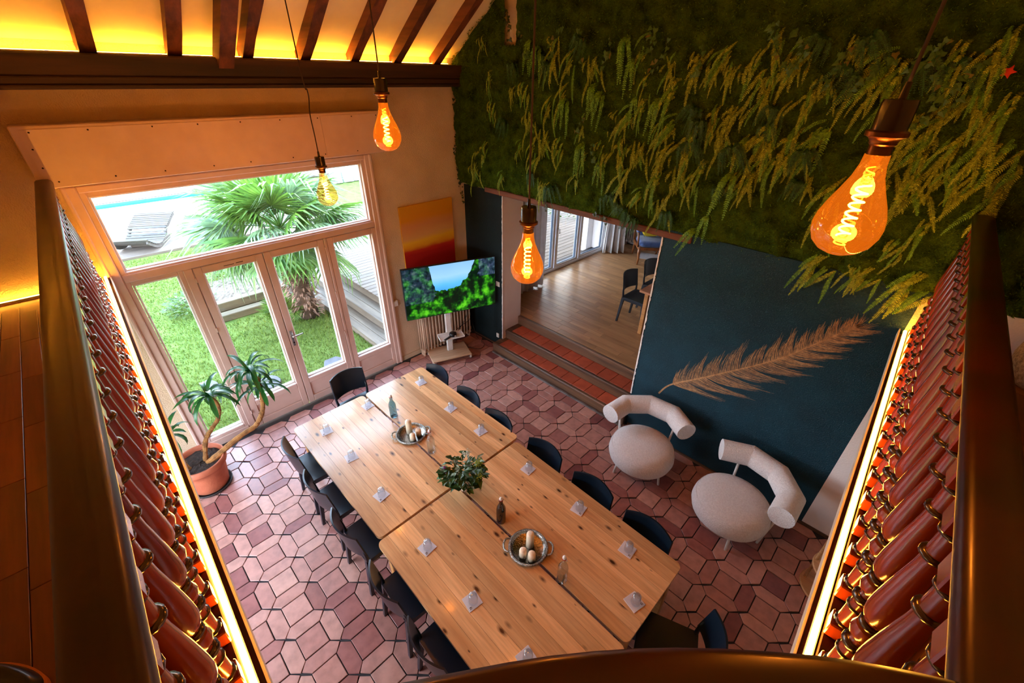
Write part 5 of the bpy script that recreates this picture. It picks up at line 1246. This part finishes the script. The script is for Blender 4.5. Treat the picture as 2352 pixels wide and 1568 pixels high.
lacepx = [(1125,170),(1170,205),(1110,330),(1190,330),(1250,300),(1265,230),(1285,320),(1330,265),(1345,360),(1400,260),(1420,320),(1450,250),(1470,330),(1490,180),(1500,280),(1540,130),(1560,190),(1600,120),(1640,250),(1650,130),(1660,300),(1685,110),(1740,140),(1760,180),(1790,160),(1830,120),(1860,210),(1885,290),(1560,390),(1600,400),(1700,400),(1730,370),(1790,360),(1245,420),(1320,400),(1470,440),(1520,460),(1300,200),(1375,330),(1430,390),(1620,380),(1680,240),(1820,300),(1855,100),(1900,180),(1930,420),(2010,110),(2040,180),(2080,150),(2100,260),(2110,350),(2150,290),(2160,390),(2215,320),(2230,390),(2270,260),(2285,130),(2190,430),(2250,210),(1150,400),(1215,260),(1230,370),(2060,560),(1960,620),(2130,520),(2180,240),(1780,80),(1480,90),(1360,130),(1320,120),(2320,330),(2300,400),(2330,230),(1520,340),(1590,300)]
for k in range(46):
    px, py = rr.uniform(1090, 2340), rr.uniform(70, 420)
    if py < 420-.0*(px-1100) and min(math.dist((px, py), q) for q in lacepx) > 34: lacepx.append((px, py))
for k, (px, py) in enumerate(lacepx):
    p = PY(px, py, -.03); plant('lacy_fern', 'yellow green lacy fern', 'lacy ferns on the moss wall', lace[k % 8], p.x, p.z+.05, rr.uniform(.6, 1.15), R(rr.uniform(-8, 8)))
for (px, py, lb, s) in ((1885, 598, 'lacy fern hanging over the teal wall above the feather tip', .85), (2115, 640, 'brightly lit lacy fern hanging beside the right balustrade foot', 1.0), (1995, 628, 'small lacy fern hanging over the teal wall between two larger ones', .6)):
    p = PY(px, py, -.05); plant('lacy_fern', lb, 'lacy ferns over the moss edge', bigl[px % 2], p.x, p.z+.04, s, R(4))
for k, (px, py) in enumerate([(1214,95),(1236,110),(1445,85),(1370,195),(1455,140),(1380,375),(1345,330),(1520,230),(1465,225),(1385,215),(1690,400),(1720,320),(1905,300),(1300,230)]):
    p = PY(px, py, -.03); plant('sword_fern', 'broad green sword fern', 'sword ferns on the moss wall', sword[k % 4], p.x, p.z, rr.uniform(.75, 1.05), R(rr.uniform(-15, 20)))
for (px, py, lb) in ((1622, 505, 'sword fern frond hanging straight down past the timber lintel end'), (1592, 535, 'sword fern frond curling over the lintel end towards the opening')):
    p = PY(px, py, -.06); plant('sword_fern', lb, 'sword ferns over the lintel', sword[0 if px == 1622 else 3], p.x, p.z+.02, .8, R(0 if px == 1622 else 25))
for k, (px, py) in enumerate([(1160,280),(1225,400),(1270,430),(1440,480),(1460,500),(1530,490),(1600,250),(1590,330),(1610,280),(1760,290),(1780,250),(1690,340),(1260,150),(1240,130),(1890,90),(1960,170),(2000,90),(2120,150),(2000,520),(1400,450),(1340,90),(1830,420),(1850,350),(2200,150),(1180,150),(1650,430)]):
    p = PY(px, py, -.03); plant('tufted_fern', 'dark tufted fern', 'tufted ferns on the moss wall', tuft[k % 4], p.x, p.z, rr.uniform(.8, 1.1), R(rr.uniform(-30, 30)))
def ivyleaf(mb, p, a, L, nrm=(0, -1, .15)):
    n = Vector(nrm).normalized(); u = Vector((math.cos(a), 0, math.sin(a))); u = (u-n*u.dot(n)).normalized(); s = n.cross(u); p = Vector(p)
    sh2 = [(0, 0), (-.15, .42), (.25, .48), (.45, .26), (1, 0), (.45, -.26), (.25, -.48), (-.15, -.42)]
    mb._a([p+u*(q*L)+s*(r*L)+n*(.0 if k else .1*L) for k, (q, r) in enumerate(sh2)], [(0, k, k+1) for k in range(1, 7)])
def vine(label, pts, n, L, mat, group, seed, nrm=(0,-1,.15), jx=.03):
    rr = random.Random(seed); t = thing('ivy_vine', label, 'ivy', tuple(pts[0]), 0, group); o0 = Vector(pts[0]); S = smooth(pts, 6)
    MB().tube([p-o0 for p in S], .0018, 4).build('stem', M['ivy_dk'], t)
    for k in range(n):
        i = rr.random()*(len(S)-1); p = S[int(i)]-o0; mb = MB(); ivyleaf(mb, (0,0,0), 0, L*rr.uniform(.7, 1.2), nrm)
        nv_ = Vector(nrm); off = Vector((rr.uniform(-jx, jx), 0, rr.uniform(-.02, .02))) if abs(nv_.y) > .5 else Vector((0, rr.uniform(-jx, jx), rr.uniform(-.02, .02)))
        mb = MB(); ivyleaf(mb, (0,0,0), R(-90)+rr.uniform(-1.1, 1.1), L*rr.uniform(.7, 1.25), (nrm[0]+rr.uniform(-.4,.4), nrm[1]+rr.uniform(-.4,.4), nrm[2]+rr.uniform(-.3,.3)))
        mb.build('leaf', mat if rr.random() < .92 else M['ivy_o'], t, False, p+off-nv_.normalized()*-.008)
vr = random.Random(2)
for k, (px, py, n) in enumerate([(1190,70,10),(1290,60,12),(1330,65,10),(1400,80,14),(1500,70,14),(1530,85,10),(1620,100,10),(1780,60,16),(1830,70,12),(1950,110,12),(2060,120,14),(2120,110,12),(2180,90,14),(2230,140,10),(2270,120,12),(1350,240,8),(1365,330,8),(2160,200,12)]):
    a = PY(px, py, -.07); P = [a, a+Vector((vr.uniform(-.1,.1), -.01, -.12)), a+Vector((vr.uniform(-.16,.16), 0, -.26))]
    lb, gp_ = region(a.x, a.z, 'thin ivy strand'); vine(lb, P, n, .042, M['ivy_g'], gp_, k)
vine('dark ivy strand creeping down the cream wall corner', [(.02, .035, 3.78), (.02, .0, 3.55), (.02, .03, 3.3), (.02, -.02, 3.1), (.02, -.03, 2.88), (.02, .015, 2.65), (.02, .03, 2.45), (.02, .06, 2.25)], 70, .034, M['ivy_dk'], None, 50, (1, -.1, .1), .035)
vine('short dark ivy strand hanging over the exposed orange wall patch', [(1.06, -.04, 4.5), (1.10, -.045, 4.38), (1.13, -.045, 4.24)], 16, .04, M['ivy_dk'], None, 51)
vine('small ivy strand dangling below the lintel in front of the curtain', [PY(1255, 455, -.03), PY(1253, 470, -.03), PY(1252, 484, -.03)], 9, .03, M['ivy_dk'], None, 52)
vine('pale ivy strand dangling below the lintel in front of the right dining door', [PY(1365, 490, -.04), PY(1390, 502, -.04), PY(1396, 515, -.04)], 12, .035, M['ivy_dk'], None, 53)
# red flower near the top right
p = PY(2316, 165, -.06); rf = thing('red_flower', 'single red flower among the ivy at the top right of the moss', 'flower', tuple(p)); 
for k in range(5):
    mb = MB(); ivyleaf(mb, (0,0,0), 0, .036, (0, -1, .2)); mb.build('petal', pmat('red_petal', (210,40,24), rough=.6) if k == 0 else bpy.data.materials['red_petal'], rf).rotation_euler = (0, k*1.256, 0)
MB().tube([(0, .01, 0), (.01, .04, -.05)], .003, 5).build('flower_stem', M['ivy_dk'], rf)
# warm plaster strip between moss and right rail
